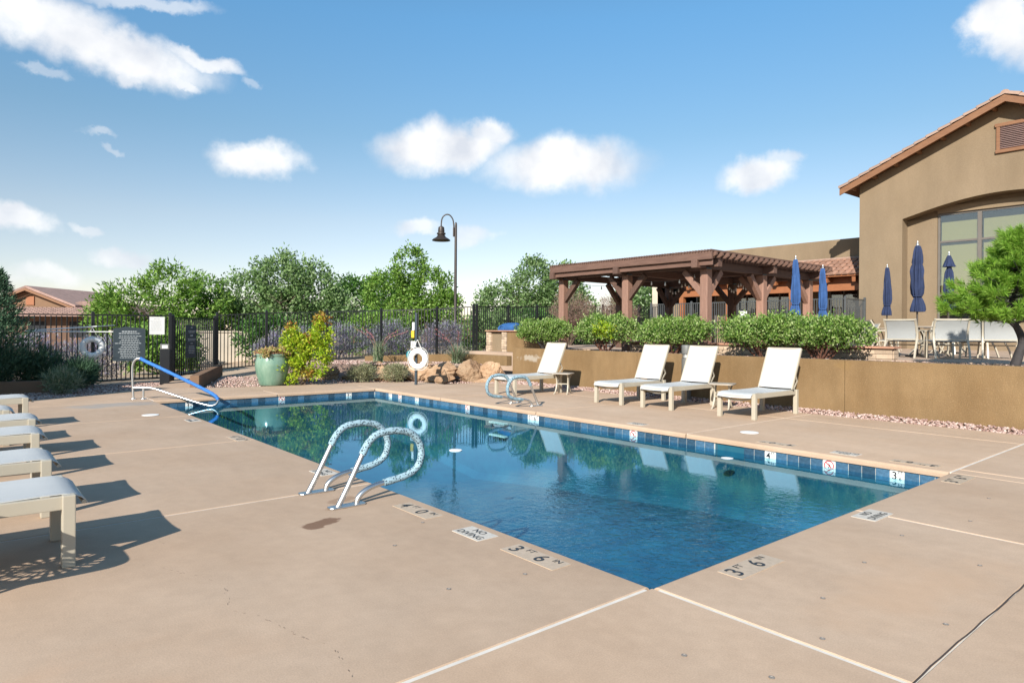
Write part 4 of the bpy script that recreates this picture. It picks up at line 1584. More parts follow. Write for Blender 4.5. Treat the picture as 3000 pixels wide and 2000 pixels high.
def gravel(poly, n, zf, size, lab, mat='gravel'):
    lo, hi = np.min(poly, 0), np.max(poly, 0)
    P = rng.uniform(lo, hi, (n, 2))
    P = P[in_poly(P, poly)]
    m_ = len(P)
    z = np.array([zf(*p) for p in P])
    s = size * rng.uniform(0.5, 1.25, (m_, 1, 1)) * rng.uniform(0.6, 1.2, (m_, 1, 3))
    V = IV[None] * s * (1 + rng.normal(size=(m_, len(IV), 1)) * 0.14)
    a = rng.uniform(0, 6.28, m_)
    ca, sa = np.cos(a), np.sin(a)
    X = V[:, :, 0] * ca[:, None] - V[:, :, 1] * sa[:, None]
    Y = V[:, :, 0] * sa[:, None] + V[:, :, 1] * ca[:, None]
    V = np.stack([X + P[:, 0:1], Y + P[:, 1:2], V[:, :, 2] * 0.8 + z[:, None]], 2).reshape(-1, 3)
    F = (IF[None] + (np.arange(m_) * len(IV))[:, None, None]).reshape(-1, 3)
    o = arrays_obj('gravel', V, F, mat)
    return tag(o, lab, 'gravel', kind='stuff')


leafmat('stone_chip', [(0.20, 0.115, 0.095), (0.33, 0.215, 0.18), (0.43, 0.31, 0.265), (0.53, 0.42, 0.37)], 0.0, 0.9, 0.2)
MB().box(DX1, WALLX, -9, 12.9, -0.1, -0.012).build('gravel_base', 'soil', deck)
gravel([(DX1, -3.5), (WALLX, -3.5), (WALLX, 12.9), (8.9, 13.0), (8.4, 12.7), (DX1, 12.0)], 9500, lambda x, y: -0.005 + 0.035 * sstep(9.1, 9.6, x), 0.026, 'pinkish gravel strip along the foot of the stucco wall', 'stone_chip')
gravel([(WALLX + 0.23, -1), (11.8, -1), (11.8, 11.1), (WALLX + 0.23, 11.1)], 9000, lambda x, y: 0.92 + 0.05 * sstep(11, 9.9, x), 0.03, 'pinkish gravel in the planting bed above the stucco wall', 'stone_chip')
gravel([(-6, 14.4), (-2.0, 14.45), (-0.9, 14.98), (0.1, 15.78), (0.9, 16.8), (1.5, 18.4), (-6, 18.0), (-6, 17.2), (-1.4, 16.85), (-1.4, 16.55), (-6, 16.85)], 9000, lambda x, y: -0.035, 0.03, 'shaded gravel below the left fence', 'stone_chip')
gravel([(1.75, 15.65), (3.0, 15.25), (4.9, 15.05), (6.0, 14.75), (7.3, 14.0), (7.9, 13.3), (8.8, 12.6), (8.6, 13.6), (6.6, 15.3), (5.2, 16.6), (4.5, 18), (3.1, 18.8)], 7500, lambda x, y: -0.02 + 0.05 * sstep(15, 17, y), 0.028, 'pinkish gravel round the green pot and the boulders', 'stone_chip')
gravel([(4.8, 17.0), (6.9, 15.5), (9.3, 13.4), (9.5, 15.5), (7.5, 18.4), (5.6, 19)], 3500, lambda x, y: 0.46, 0.03, 'gravel on the raised bed behind the boulders', 'stone_chip')

# ------------------------------------------------------------------ pot and planting round the pool
pot = thing('glazed_pot', 'big pale green glazed pot standing at the pool corner', 'pot', (3.36, 15.35, 0))
MB().lathe([(0.30, 0), (0.325, 0.03), (0.36, 0.16), (0.41, 0.34), (0.435, 0.50), (0.43, 0.63), (0.40, 0.73), (0.385, 0.78), (0.40, 0.80), (0.41, 0.83), (0.395, 0.85), (0.36, 0.845), (0.35, 0.78), (0.001, 0.77)], 48).build('body', 'glaze', pot, 60)
MB().lathe([(0.355, 0.852), (0.40, 0.853), (0.402, 0.872), (0.36, 0.876)], 40).build('rim', 'terracotta', pot, 40)
MB().lathe([(0.001, 0.80), (0.35, 0.80), (0.001, 0.83)], 24).build('soil', 'soil', pot)
pl = thing('trailing_succulent', 'low bronze and green succulent spilling over the rim of the pot', 'plant', (3.36, 15.35, 0.85))
P, D = crown_points([(0, 0, 0.02, 0.40, 0.40, 0.10), (0.25, -0.2, 0.0, 0.25, 0.22, 0.12), (-0.2, -0.2, 0.02, 0.25, 0.25, 0.09)], 170, 16, 0.035, 0.3)
leaves('foliage', P, D, 0.06, 0.016, 'succulent', pl)


def bush(name, label, loc, ells, mat, clumps, per, rc, ln, wd, stems=7, bark='bark', cat='shrub', group=None, spread=0.35, h=0.5, lo=0.5, up=0.35, extra=None, stem_r=0.012):
    root = thing(name, label, cat, loc, 0, group)
    P, D = crown_points(ells, clumps, per, rc, lo, up)
    keep = P[:, 2] > 0.02
    leaves('foliage', P[keep], D[keep], ln, wd, mat, root)
    if extra:
        m2, e2, c2 = extra
        P, D = crown_points(e2, c2, per, rc, lo, up)
        leaves('tinted_foliage', P, D, ln, wd, m2, root)
    mb = MB()
    rd = random.Random(zlib.crc32(label.encode()) & 0xffff)
    for k in range(stems):
        e = ells[k % len(ells)]
        a = 2 * PI * k / stems + rd.uniform(-.3, .3)
        t_ = Vector((e[0] + math.cos(a) * e[3] * 0.5, e[1] + math.sin(a) * e[4] * 0.5, e[2] + e[5] * 0.3))
        mid = Vector((t_.x * 0.45, t_.y * 0.45, t_.z * 0.4)) + Vector((rd.uniform(-.05, .05), rd.uniform(-.05, .05), 0))
        mb.tube(smooth_path([(rd.uniform(-.05, .05), rd.uniform(-.05, .05), -0.03), mid, t_], 4), [stem_r * (1 - 0.07 * i) for i in range(9)], 5)
    mb.build('stems', bark, root, 60)
    return root


bush('nandina', 'tall lime green and orange tipped shrub beside the glazed pot', (4.05, 14.95, 0),
     [(-0.32, 0.2, 0.45, 0.36, 0.36, 0.45), (-0.1, 0.05, 0.95, 0.34, 0.34, 0.40), (0.32, -0.1, 0.75, 0.42, 0.38, 0.62), (0.42, -0.2, 1.35, 0.26, 0.26, 0.42), (-0.25, 0.2, 1.25, 0.24, 0.24, 0.28)],
     'leaf_lime', 330, 16, 0.055, 0.085, 0.024, 9, extra=('leaf_red', [(0.42, -0.2, 1.72, 0.16, 0.16, 0.18), (0.1, 0, 1.15, 0.2, 0.2, 0.2), (0.1, -0.1, 0.35, 0.16, 0.16, 0.14), (-0.22, 0.2, 1.5, 0.14, 0.14, 0.12)], 60))


def grass(name, label, loc, n, h, spread, width, mat='blade', stalks=0, group=None):
    root = thing(name, label, 'grass', loc, 0, group)
    k = 5
    a = rng.uniform(0, 6.28, n)
    lean = rng.uniform(0.1, 1.0, n) * spread
    hh = h * rng.uniform(0.6, 1.1, n)
    t_ = np.linspace(0, 1, k)
    r_ = lean[:, None] * t_[None] ** 1.7
    z = hh[:, None] * (t_[None] - 0.25 * (lean[:, None] / spread) * t_[None] ** 3)
    bx, by = rng.normal(size=n) * 0.06, rng.normal(size=n) * 0.06
    X = bx[:, None] + r_ * np.cos(a)[:, None]
    Y = by[:, None] + r_ * np.sin(a)[:, None]
    wv = width * (1 - t_ ** 1.5 * 0.92)
    sx_, sy_ = -np.sin(a)[:, None] * wv, np.cos(a)[:, None] * wv
    V = np.stack([np.stack([X - sx_, Y - sy_, z], 2), np.stack([X + sx_, Y + sy_, z], 2)], 2).reshape(-1, 3)
    F = []
    for i in range(n):
        for j in range(k - 1):
            o = i * 2 * k + 2 * j
            F.append((o, o + 1, o + 3, o + 2))
    arrays_obj('blades', V, np.array(F), mat, root)
    for s in range(stalks):
        an = random.uniform(0, 6.28)
        L_ = random.uniform(0.35, 0.9)
        pts = smooth_path([(0, 0, 0), (math.cos(an) * L_ * 0.3, math.sin(an) * L_ * 0.3, h * 0.9), (math.cos(an) * L_, math.sin(an) * L_, h * random.uniform(1.2, 1.6))], 5)
        st_ = MB().tube(pts, 0.006, 5).build('flower_stalk', 'stalk_pink', root)
        base = np.array([tuple(p) for p in pts[-5:]])
        P = np.repeat(base, 8, 0) + rng.normal(size=(40, 3)) * 0.02
        leaves('blossom', P, unit(rng.normal(size=(40, 3)) + np.array([0, 0, .5])), 0.035, 0.010, 'pink_flower', st_)
    return root


pm('stalk_pink', (0.30, 0.14, 0.12), 0.8)
GY = 'red yucca tufts on the raised bed'
grass('red_yucca', 'upright tuft of grey green yucca left of the safety post', (7.07, 16.3, 0.42), 230, 0.85, 0.42, 0.011, stalks=5, group=GY)
grass('red_yucca', 'spreading tuft of grey green yucca right of the safety post', (8.98, 14.7, 0.42), 260, 0.75, 0.85, 0.011, stalks=3, group=GY)
GB = 'low grey bushes in front of the boulders'
for (loc, sc, lab) in (((5.85, 15.1, 0.0), 1.0, 'round low bush with white-green leaves beside the lime shrub'), ((6.62, 14.55, 0.0), 0.95, 'round low olive bush left of the safety post')):
    bush('low_bush', lab, loc, [(0, 0, 0.24, 0.42 * sc, 0.42 * sc, 0.25), (0.1, -0.1, 0.3, 0.3 * sc, 0.3 * sc, 0.2)], 'low_grey', 260, 10, 0.04, 0.085, 0.007, 6, group=GB, lo=0.4)
bush('rosemary_bush', 'small grey green bush in the left gravel', (-1.26, 16.05, -0.03), [(0, 0, 0.28, 0.40, 0.38, 0.30)], 'blade', 240, 12, 0.05, 0.12, 0.006, 6, lo=0.3, up=0.6)
for i, (x, y, s) in enumerate(((-2.5, 17.5, 1.0), (-1.6, 17.6, 0.9), (-0.75, 17.45, 0.55))):
    bush('dark_shrub', ['dark green rush-like shrub behind the left kerb wall, nearest the conifer', 'dark green rush-like shrub behind the left kerb wall, in the middle', 'dark green rush-like shrub beside the left life ring post'][i],
         (x, y, 0), [(0, 0, 0.5 * s, 0.6 * s, 0.4 * s, 0.55 * s)], 'leaf_conifer', 260, 12, 0.06, 0.26, 0.008, 6, lo=0.2, up=0.9)
# Russian sage beyond the fence
for i, (x, y, z, s, lab) in enumerate(((-1.9, 19.6, -0.05, 1.25, 'hazy purple sage behind the left fence below the poles'), (-0.1, 20.2, -0.05, 1.1, 'hazy purple sage behind the left life ring'),
                                       (6.3, 21.3, 0.25, 1.15, 'hazy purple sage just right of the lime shrub'), (7.9, 21.0, 0.35, 1.25, 'hazy purple sage behind the left yucca tuft'),
                                       (9.5, 20.1, 0.42, 1.2, 'hazy purple sage behind the safety post'), (11.2, 18.9, 0.55, 1.1, 'hazy purple sage behind the right yucca tuft'),
                                       (5.75, 21.5, 0.15, 0.95, 'hazy purple sage behind the glazed pot'))):
    bush('sage_shrub', lab, (x, y, z), [(0, 0, 0.55 * s, 0.75 * s, 0.6 * s, 0.65 * s), (0.4 * s, 0.1, 0.6 * s, 0.5 * s, 0.5 * s, 0.6 * s), (-0.4 * s, 0.1, 0.5 * s, 0.5 * s, 0.5 * s, 0.55 * s)], 'leaf_sage', 420, 12, 0.06, 0.11, 0.010, 10, group='purple sage shrubs beyond the fence', lo=0.3, up=1.2)


# ------------------------------------------------------------------ trees
def tree(name, label, loc, ells, mat, clumps, per, rc, ln, wd, trunk_h, trunk_r, limbs=5, spread=1.2, cat='tree', group=None, bark='bark', lo=0.45, up=0.2):
    root = thing(name, label, cat, loc, 0, group)
    branches(MB(), (0, 0, -0.1), (random.uniform(-.15, .15), random.uniform(-.15, .15), trunk_h), trunk_r, limbs, spread, 2, zlib.crc32(label.encode()) & 0xfff).build('trunk', bark, root, 60)
    P, D = crown_points(ells, clumps, per, rc, lo, up)
    leaves('crown', P, D, ln, wd, mat, root)
    return root


GT = 'trees beyond the fence'
tree('ash_tree', 'broad leafy tree behind the gate sign, the leftmost big tree', (4.1, 30.6, 0), [(-1.1, .8, 2.4, 1.6, 1.4, 1.2), (0.3, 0, 3.1, 1.6, 1.5, 1.35), (1.4, -.9, 2.6, 1.4, 1.3, 1.3), (-2.0, 1.5, 1.9, 1.1, 1.1, 0.9), (0.9, -.4, 1.4, 1.8, 1.4, 0.9), (-0.4, .3, 1.0, 1.8, 1.2, .8)], 'leaf_fresh', 620, 24, 0.13, 0.23, 0.034, 1.5, 0.10, 6, 1.3, group=GT)
tree('poplar_tree', 'big rounded green tree behind the glazed pot', (8.9, 29.2, 0.3), [(-1.3, 1, 2.6, 1.5, 1.3, 1.5), (0, 0, 3.5, 1.5, 1.4, 1.4), (1.2, -.9, 3.0, 1.4, 1.3, 1.5), (2.1, -1.6, 2.0, 1.1, 1.1, 1.2), (0.2, 0, 1.7, 2.2, 1.7, 1.2), (-2.2, 1.5, 1.8, 1.1, 1.1, 1.1)], 'leaf_grey', 900, 26, 0.15, 0.16, 0.046, 1.6, 0.11, 6, 1.4, group=GT)
tree('locust_tree', 'bright green peaked tree behind the safety post', (14.6, 26.9, 0.5), [(0, 0, 4.1, 1.0, 0.9, 1.2), (-.9, .7, 2.9, 1.3, 1.1, 1.2), (0.8, -.6, 2.9, 1.3, 1.2, 1.3), (1.3, -1.2, 2.1, 1.0, 1.0, 1.0), (0, 0, 1.9, 1.8, 1.4, 1.0), (-0.6, 0.4, 1.1, 1.4, 1.1, .7)], 'leaf_fresh', 760, 26, 0.13, 0.145, 0.043, 1.5, 0.10, 6, 1.1, group=GT)
tree('distant_tree', 'darker distant tree left of the bright peaked tree', (17.6, 38.8, 0.2), [(0, 0, 3.2, 1.6, 1.5, 1.8), (-1.5, 1.2, 2.2, 1.4, 1.3, 1.3), (1.4, -1, 3.4, 1.5, 1.4, 1.5)], 'leaf_deep', 360, 20, 0.18, 0.24, 0.07, 1.8, 0.13, 5, 1.4, group=GT)
tree('poplar_tree', 'grey green tree left of the pergola', (22.2, 25.85, 0.7), [(-1.5, 1.3, 2.3, 1.5, 1.3, 1.3), (0, 0, 3.4, 1.4, 1.3, 1.5), (1.3, -1.1, 3.0, 1.4, 1.3, 1.7), (2.0, -1.8, 1.8, 1.2, 1.2, 1.2), (0, 0, 1.7, 2.2, 1.7, 1.2)], 'leaf_grey', 820, 25, 0.16, 0.165, 0.05, 1.6, 0.11, 6, 1.4, group=GT)
tree('round_tree', 'pale green round tree seen through the pergola', (32.7, 26.2, 0.7), [(0, 0, 2.6, 1.6, 1.5, 1.6), (-1, .8, 2.0, 1.4, 1.3, 1.4), (1.2, -1, 2.0, 1.3, 1.3, 1.4)], 'leaf_grey', 360, 20, 0.18, 0.24, 0.07, 1.5, 0.11, 5, 1.2, group=GT)
tree('distant_tree', 'low distant tree at the horizon beside the street lamp', (24.5, 34.5, 0.2), [(0, 0, 0.9, 1.3, 1.1, 0.8), (0.9, -.8, 0.8, 1.0, 0.9, 0.7)], 'leaf_grey', 200, 18, 0.18, 0.24, 0.07, 1.0, 0.1, 4, 1.0, group=GT)
GS = 'olive shrubs beyond the fence'
for i, (x, y, z, s, m_, lab) in enumerate(((2.1, 22.5, 0, 1.1, 'leaf_fresh', 'green shrub seen through the pickets right of the rules board'), (3.2, 25.6, 0, 0.8, 'leaf_deep', 'dark shrub seen through the gate'),
                                          (6.9, 24.5, 0.2, 1.3, 'leaf_deep', 'dark shrub below the big rounded tree'), (10.6, 22.5, 0.4, 1.3, 'leaf_fresh', 'green shrub below the bright peaked tree'),
                                          (14.0, 19.0, 0.6, 1.2, 'leaf_grey', 'grey green shrub behind the barbecue counter'), (16.2, 19.6, 0.6, 1.3, 'leaf_deep', 'dark green shrub left of the pergola posts'), (19.5, 19.5, 0.7, 1.3, 'leaf_grey', 'green shrub behind the middle of the pergola'))):
    bush('olive_shrub', lab, (x, y, z), [(0, 0, 0.75 * s, 0.9 * s, 0.8 * s, 0.75 * s), (0.6 * s, -0.3, 0.7 * s, 0.6 * s, 0.6 * s, 0.6 * s), (-0.6 * s, 0.3, 0.7 * s, 0.6 * s, 0.6 * s, 0.65 * s)], m_, 330, 16, 0.10, 0.15, 0.035, 8, group=GS)
GD = 'dry reddish shrubs behind the pergola'
for (x, y, z, s, lab) in ((15.6, 16.3, TZ, 1.0, 'dry reddish twiggy shrub between the left pergola posts'), (18.4, 16.4, TZ, 0.95, 'greyish twiggy shrub behind the middle left pergola post')):
    bush('twiggy_shrub', lab, (x, y, z), [(0, 0, 1.3 * s, 0.85 * s, 0.7 * s, 1.05 * s), (0.35, -.2, 1.1 * s, 0.7 * s, 0.6 * s, 0.8 * s)], 'leaf_dry', 420, 16, 0.07, 0.16, 0.006, 26, 'bark', group=GD, lo=0.25, up=1.0, stem_r=0.016)

# conifer at the left edge
cn = thing('conifer', 'dark blue green conifer at the far left edge', 'tree', (-2.48, 17.2, 0))
MB().tube([(0, 0, -0.1), (0.02, 0, 1.2), (0, 0.02, 2.9)], [0.09, 0.06, 0.012], 8).build('trunk', 'bark_dark', cn, 60)
P, D = [], []
for k in range(240):
    t_ = k / 240
    z = 0.25 + 2.55 * t_
    rr = 0.95 * (1 - t_) ** 0.8 * random.uniform(0.7, 1.1) + 0.06
    a = k * 2.4
    dirv = np.array([math.cos(a), math.sin(a), 0.45])
    m_ = 46
    s = np.sqrt(np.random.default_rng(k).uniform(0.05, 1, m_))[:, None]
    P.append(np.array([0, 0, z]) + dirv * s * rr + rng.normal(size=(m_, 3)) * 0.035)
    D.append(unit(dirv * 1.0 + rng.normal(size=(m_, 3)) * 0.5 + np.array([0, 0, 0.4])))
leaves('crown', np.concatenate(P), np.concatenate(D), 0.10, 0.012, 'leaf_conifer', cn)


# ------------------------------------------------------------------ shrubs above the retaining wall
GM = 'clipped shrubs above the stucco wall'
SH = [(10.6, 12.35, 1.10, 'dark stemmed rounded shrub by the covered grill, the leftmost of the row above the wall'),
      (10.7, 10.05, 1.02, 'rounded shrub with a yellow patch, second from left above the wall'),
      (10.7, 7.75, 1.08, 'wide shrub in front of the near pergola corner post'),
      (10.7, 5.28, 1.05, 'tall shrub in front of the two brighter blue umbrellas, left of the pair'),
      (10.7, 4.02, 0.92, 'shrub at the right end of the row above the wall')]
for i, (x, y, s, lab) in enumerate(SH):
    root = thing('manzanita_shrub', lab, 'shrub', (x, y, 0.9), 0, GM)
    hz = (0.88, 0.95, 0.90, 0.95, 0.86)[i]
    ells = [(0, 0, 0.68, 0.60 * s, 0.88 * s, 0.36), (0.05, 0.5 * s, 0.66, 0.48 * s, 0.52 * s, 0.32), (0, -0.5 * s, 0.68, 0.48 * s, 0.52 * s, 0.33), (-0.25, 0.1, 0.60, 0.45, 0.7 * s, 0.32)]
    ells = [(e[0], e[1] + 0.12 * math.sin(i * 2.1 + k), e[2] * hz * (1 + 0.07 * math.sin(i * 1.7 + k * 2.3)), e[3], e[4], e[5]) for k, e in enumerate(ells)]
    for k in range(4):
        a_ = random.uniform(0, 6.28)
        ells.append((0.3 * math.cos(a_), 0.6 * s * math.sin(a_), 0.92 * hz, 0.14, 0.16, 0.12))
    P, D = crown_points(ells, 560 + 60 * (i % 3), 18, 0.048 + 0.008 * (i % 2), 0.42, 0.75)
    k_ = P[:, 2] > 0.36 + 0.08 * rng.normal(size=len(P))
    leaves('foliage', P[k_], D[k_], 0.062, 0.019, 'leaf_shrub', root)
    if i == 1:
        P, D = crown_points([(-0.45, -0.35, 0.62, 0.16, 0.3, 0.22)], 40, 16, 0.05, 0.3, 0.7)
        leaves('yellow_foliage', P, D, 0.072, 0.022, 'leaf_lime', root)
    mb = MB()
    for k in range(11):
        a = 2 * PI * k / 11 + random.uniform(-.2, .2)
        rx, ry = 0.42 * s, 0.72 * s
        e = Vector((math.cos(a) * rx * random.uniform(.6, 1), math.sin(a) * ry * random.uniform(.6, 1), random.uniform(0.42, 0.62)))
        mid = Vector((e.x * 0.4, e.y * 0.4, 0.14)) + Vector((random.uniform(-.04, .04), random.uniform(-.04, .04), random.uniform(0, .06)))
        pts = smooth_path([(random.uniform(-.06, .06), random.uniform(-.08, .08), -0.03), mid, e], 5)
        mb.tube(pts, [0.026 * (1 - 0.065 * q) for q in range(len(pts))], 6)
        for q in range(3):
            b0 = pts[random.randint(4, 8)]
            b1 = b0 + Vector((random.uniform(-.2, .2), random.uniform(-.25, .25), random.uniform(.1, .25)))
            mb.tube([b0, b0.lerp(b1, .5) + Vector((0, 0, .02)), b1], [0.010, 0.008, 0.004], 5)
    mb.build('stems', 'bark_red' if i else 'bark_dark', root, 60)

# ------------------------------------------------------------------ pine at the right edge
pn = thing('pine_tree', 'bright green pine with dark bent trunk at the right edge', 'tree', (10.60, 0.62, 0.9))
tp = smooth_path([(-0.10, 0.06, -0.05), (-0.02, 0.0, 0.25), (0.05, -0.04, 0.48), (-0.03, 0.02, 0.72), (-0.14, 0.12, 0.92), (-0.05, 0.05, 1.3), (0.1, -0.1, 1.8), (0.12, -0.12, 2.3)], 5)
mb = MB().tube(tp, [0.075 * (1 - 0.9 * i / len(tp)) + 0.008 for i in range(len(tp))], 10)
tufts = []
rd = random.Random(5)
for k in range(70):
    t_ = k / 70
    zc = 0.76 + 1.5 * t_
    base = min(tp, key=lambda p: abs(p.z - zc))
    a = k * 2.399
    prof_r = (0.98 if t_ < 0.35 else 0.98 - (t_ - 0.35) * 1.05)
    L_ = max(0.25, prof_r * rd.uniform(0.75, 1.08))
    e = base + Vector((math.cos(a) * L_, math.sin(a) * L_, L_ * rd.uniform(0.05, 0.3)))
    pts = smooth_path([base, base.lerp(e, .5) + Vector((0, 0, -.03)), e], 4)
    mb.tube(pts, [0.018 * (1 - 0.09 * i) for i in range(len(pts))], 5)
    d_ = (e - base).normalized()
    for q in range(15):
        s = rd.uniform(0.3, 1.04)
        side = Vector((-d_.y, d_.x, 0)) * rd.uniform(-.34, .34) * (1.15 - s * 0.6)
        c = base.lerp(e, s) + side + Vector((0, 0, rd.uniform(-.04, .10)))
        tufts.append((c, (d_ * 0.7 + side.normalized() * 0.5 * (1 if side.length > 0.05 else 0) + Vector((0, 0, rd.uniform(0.3, 0.9)))).normalized()))
mb.build('trunk', 'bark_dark', pn, 60)
C_ = np.array([tuple(c) for c, _ in tufts])
A_ = np.array([tuple(a) for _, a in tufts])
m_ = 64
off = rng.uniform(-0.08, 0.05, (len(C_) * m_, 1))
Pn = np.repeat(C_, m_, 0) + np.repeat(A_, m_, 0) * off
Dn = unit(np.repeat(A_, m_, 0) * 0.85 + rng.normal(size=Pn.shape) * 0.42)
leaves('needles', Pn, Dn, 0.125, 0.0046, 'needle', pn, 0.0)

# ------------------------------------------------------------------ pergola
pg = thing('pergola', 'brown timber pergola with braced posts and slatted top on the terrace', 'pergola', (12.0, 7.66, TZ))
PXS, PYS = (0.0, 2.8, 5.6), (0.0, 2.68, 5.36)
BZ = 2.25                     # underside of the beams above the terrace
for i, x in enumerate(PXS):
    for j, y in enumerate(PYS):
        if i == 1 and j == 1:
            continue
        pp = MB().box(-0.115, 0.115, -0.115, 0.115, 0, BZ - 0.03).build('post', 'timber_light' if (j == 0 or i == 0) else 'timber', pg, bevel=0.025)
        pp.location = (x, y, 0)
        c = MB().box(-0.105, 0.105, -0.105, 0.105, 0.0, 0.028).build('post_cap', 'metal_cap', pp, bevel=0.01)
        c.location = (0, 0, BZ - 0.028)
        for (dx, dy) in ((1, 0), (-1, 0), (0, 1), (0, -1)):
            if not (0 <= i + dx <= 2 and 0 <= j + dy <= 2) or (dx and 0 < j < 2):
                continue
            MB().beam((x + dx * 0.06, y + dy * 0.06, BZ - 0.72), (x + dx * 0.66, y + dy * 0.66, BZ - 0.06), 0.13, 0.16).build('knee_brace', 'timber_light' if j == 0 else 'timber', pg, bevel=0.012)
# beams along Y over the post rows and their doubled headers along X
for x in PXS:
    MB().box(x - 0.10, x + 0.10, -0.42, 5.36 + 0.10, BZ, BZ + 0.21).build('beam', 'timber_y', pg, bevel=0.012)
for y in PYS:
    for (a, b) in ((-0.55, -0.103), (0.103, 2.697), (2.903, 5.497), (5.703, 6.15)):
        MB().box(a, b, y - 0.09, y + 0.09, BZ - 0.03, BZ + 0.18).build('cross_beam', 'timber_x', pg, bevel=0.012)
# rim beam on the pool side
MB().box(-0.52, -0.44, -0.50, 5.46, BZ + 0.16, BZ + 0.37).build('rim_beam', 'timber_y', pg, bevel=0.01)
MB().box(-0.44, -0.40, -0.48, 5.44, BZ + 0.02, BZ + 0.159).build('rim_beam', 'timber_y', pg, bevel=0.01)
# rafters: one by one, notched tails on the near end
raf = MB().prism([(-0.56, 0.0), (-0.44, -0.06), (5.36, -0.06), (5.48, 0.0), (5.48, 0.09), (-0.56, 0.09)], lambda u, v, t_: (t_, u, v), -0.035, 0.035).mesh('rafter', 'timber_y', bevel=0.006)
nr = 24
for k in range(nr):
    obj('rafter', raf, pg, (-0.36 + 6.4 * k / (nr - 1), 0, BZ + 0.272))
# closely laid shade slats on top of the rafters
slat = MB().box(-0.55, 6.15, -0.016, 0.016, 0, 0.045).mesh('shade_slat', 'timber_x')
ns = 68
for k in range(ns):
    obj('shade_slat', slat, pg, (0, -0.48 + 5.90 * k / (ns - 1) + random.uniform(-.008, .008), BZ + 0.364))

for si, ((x0, y0), (x1, y1), lab) in enumerate((((12.25, 7.95), (12.25, 12.8), 'string of white bulbs hung along the pool side of the pergola'), ((12.4, 8.0), (17.3, 12.8), 'string of white bulbs hung across the middle of the pergola'), ((14.9, 8.0), (17.3, 10.3), 'string of white bulbs hung in the back corner of the pergola'))):
    sl_ = thing('string_lights', lab, 'string lights', (0, 0, 0), 0, 'string lights in the pergola')
    n = 10
    pts = []
    for k in range(n * 2 + 1):
        t_ = k / (2 * n)
        pts.append(Vector((x0 + (x1 - x0) * t_, y0 + (y1 - y0) * t_, TZ + BZ - 0.06 - 0.22 * math.sin(PI * ((t_ * 2) % 1)))))
    MB().tube(pts, 0.006, 5).build('cable', 'fence_black', sl_)
    bm_ = MB().lathe([(0.008, 0.0), (0.013, -0.03), (0.026, -0.07), (0.022, -0.10), (0.004, -0.115)], 10).mesh('bulb', 'bulb', 60)
    for k in range(1, 2 * n, 2):
        obj('bulb', bm_, sl_, pts[k])

# ------------------------------------------------------------------ barbecue counter and covered grill
bq = thing('barbecue_counter', 'stucco barbecue counter with stone corner piers left of the shrubs', 'counter', (10.82, 14.76, 0.72))
MB().box(0.30, 0.95, -0.6, 1.02, 0.08, 0.76).build('body', 'stucco_tan', bq)
MB().box(0.16, 1.05, -0.62, 1.12, 0.761, 0.80).build('countertop', 'cap_stone', bq, bevel=0.008)
MB().box(0.22, 0.299, -2.0, -0.03, 0.08, 0.758).build('screen_wall', 'stucco_gold', bq, bevel=0.01)
for y0 in (0.0, 0.86):
    z = 0.0
    while z < 0.74:
        h = min(random.uniform(0.06, 0.10), 0.757 - z)
        w = random.uniform(0.10, 0.15)
        MB().box(0.21 + random.uniform(-.012, .012), 0.305, y0, y0 + w - 0.004, z, z + h - 0.005).build('stone', 'ledge_stone', bq, bevel=0.008)
        MB().box(0.21 + random.uniform(-.012, .012), 0.305, y0 + w, y0 + 0.24, z, z + h - 0.005).build('stone', 'ledge_stone', bq, bevel=0.008)
        if y0 == 0:
            MB().box(0.31, 0.62, -0.012, 0.058, z, z + h - 0.005).build('stone', 'ledge_stone', bq, bevel=0.008)
        z += h
gc = thing('covered_grill', 'grill under a blue fabric cover on the barbecue counter', 'grill', (11.42, 14.95, 1.525))
mb = MB()
prof = [(-0.26, 0.0), (-0.27, 0.10), (-0.20, 0.20), (-0.08, 0.25), (0.10, 0.255), (0.22, 0.22), (0.27, 0.12), (0.26, 0.0)]
nY = 10
for k in range(nY + 1):
    y = -0.42 + 0.84 * k / nY
    sag = 1 - 0.18 * abs(2 * k / nY - 1) ** 3 + 0.025 * math.sin(k * 2.4)
    for (x, z) in prof:
        mb.v.append((x * (0.97 + 0.03 * math.cos(k * 1.9)), y, z * sag))
q = len(prof)
for k in range(nY):
    for i in range(q - 1):
        a = k * q + i
        mb.f.append((a, a + 1, a + q + 1, a + q))
mb.f.append(tuple(range(q)))
mb.f.append(tuple(nY * q + i for i in range(q)))
mb.build('fabric_cover', 'grill_cover', gc, 50)
pts = smooth_path([(-0.274, 0.05, 0.03), (-0.30, 0.1, 0.13), (-0.275, 0.24, 0.15), (-0.275, 0.32, 0.05)], 4)
MB().tube(pts, 0.01, 6).build('cover_handle', 'grill_cover', gc, 60)

# ------------------------------------------------------------------ bollard light
bo = thing('bollard_light', 'short grey bollard light between two loungers at the wall', 'bollard', (9.32, 6.36, -0.02))
MB().lathe([(0.105, 0), (0.105, 0.94), (0.10, 0.945)], 28).build('shaft', 'bollard_grey', bo, 40)
MB().lathe([(0.085, 0.946), (0.085, 1.04)], 24).build('lens', 'bulb', bo, 40)
mb = MB()
for k in range(3):
    mb.lathe([(0.09, 0.958 + 0.03 * k), (0.103, 0.958 + 0.03 * k), (0.103, 0.966 + 0.03 * k), (0.09, 0.970 + 0.03 * k)], 24)
mb.build('lens_rings', 'steel', bo, 40)
MB().lathe([(0.105, 1.042), (0.107, 1.05), (0.107, 1.225), (0.10, 1.235), (0.001, 1.24)], 28).build('cap', 'bollard_grey', bo, 40)

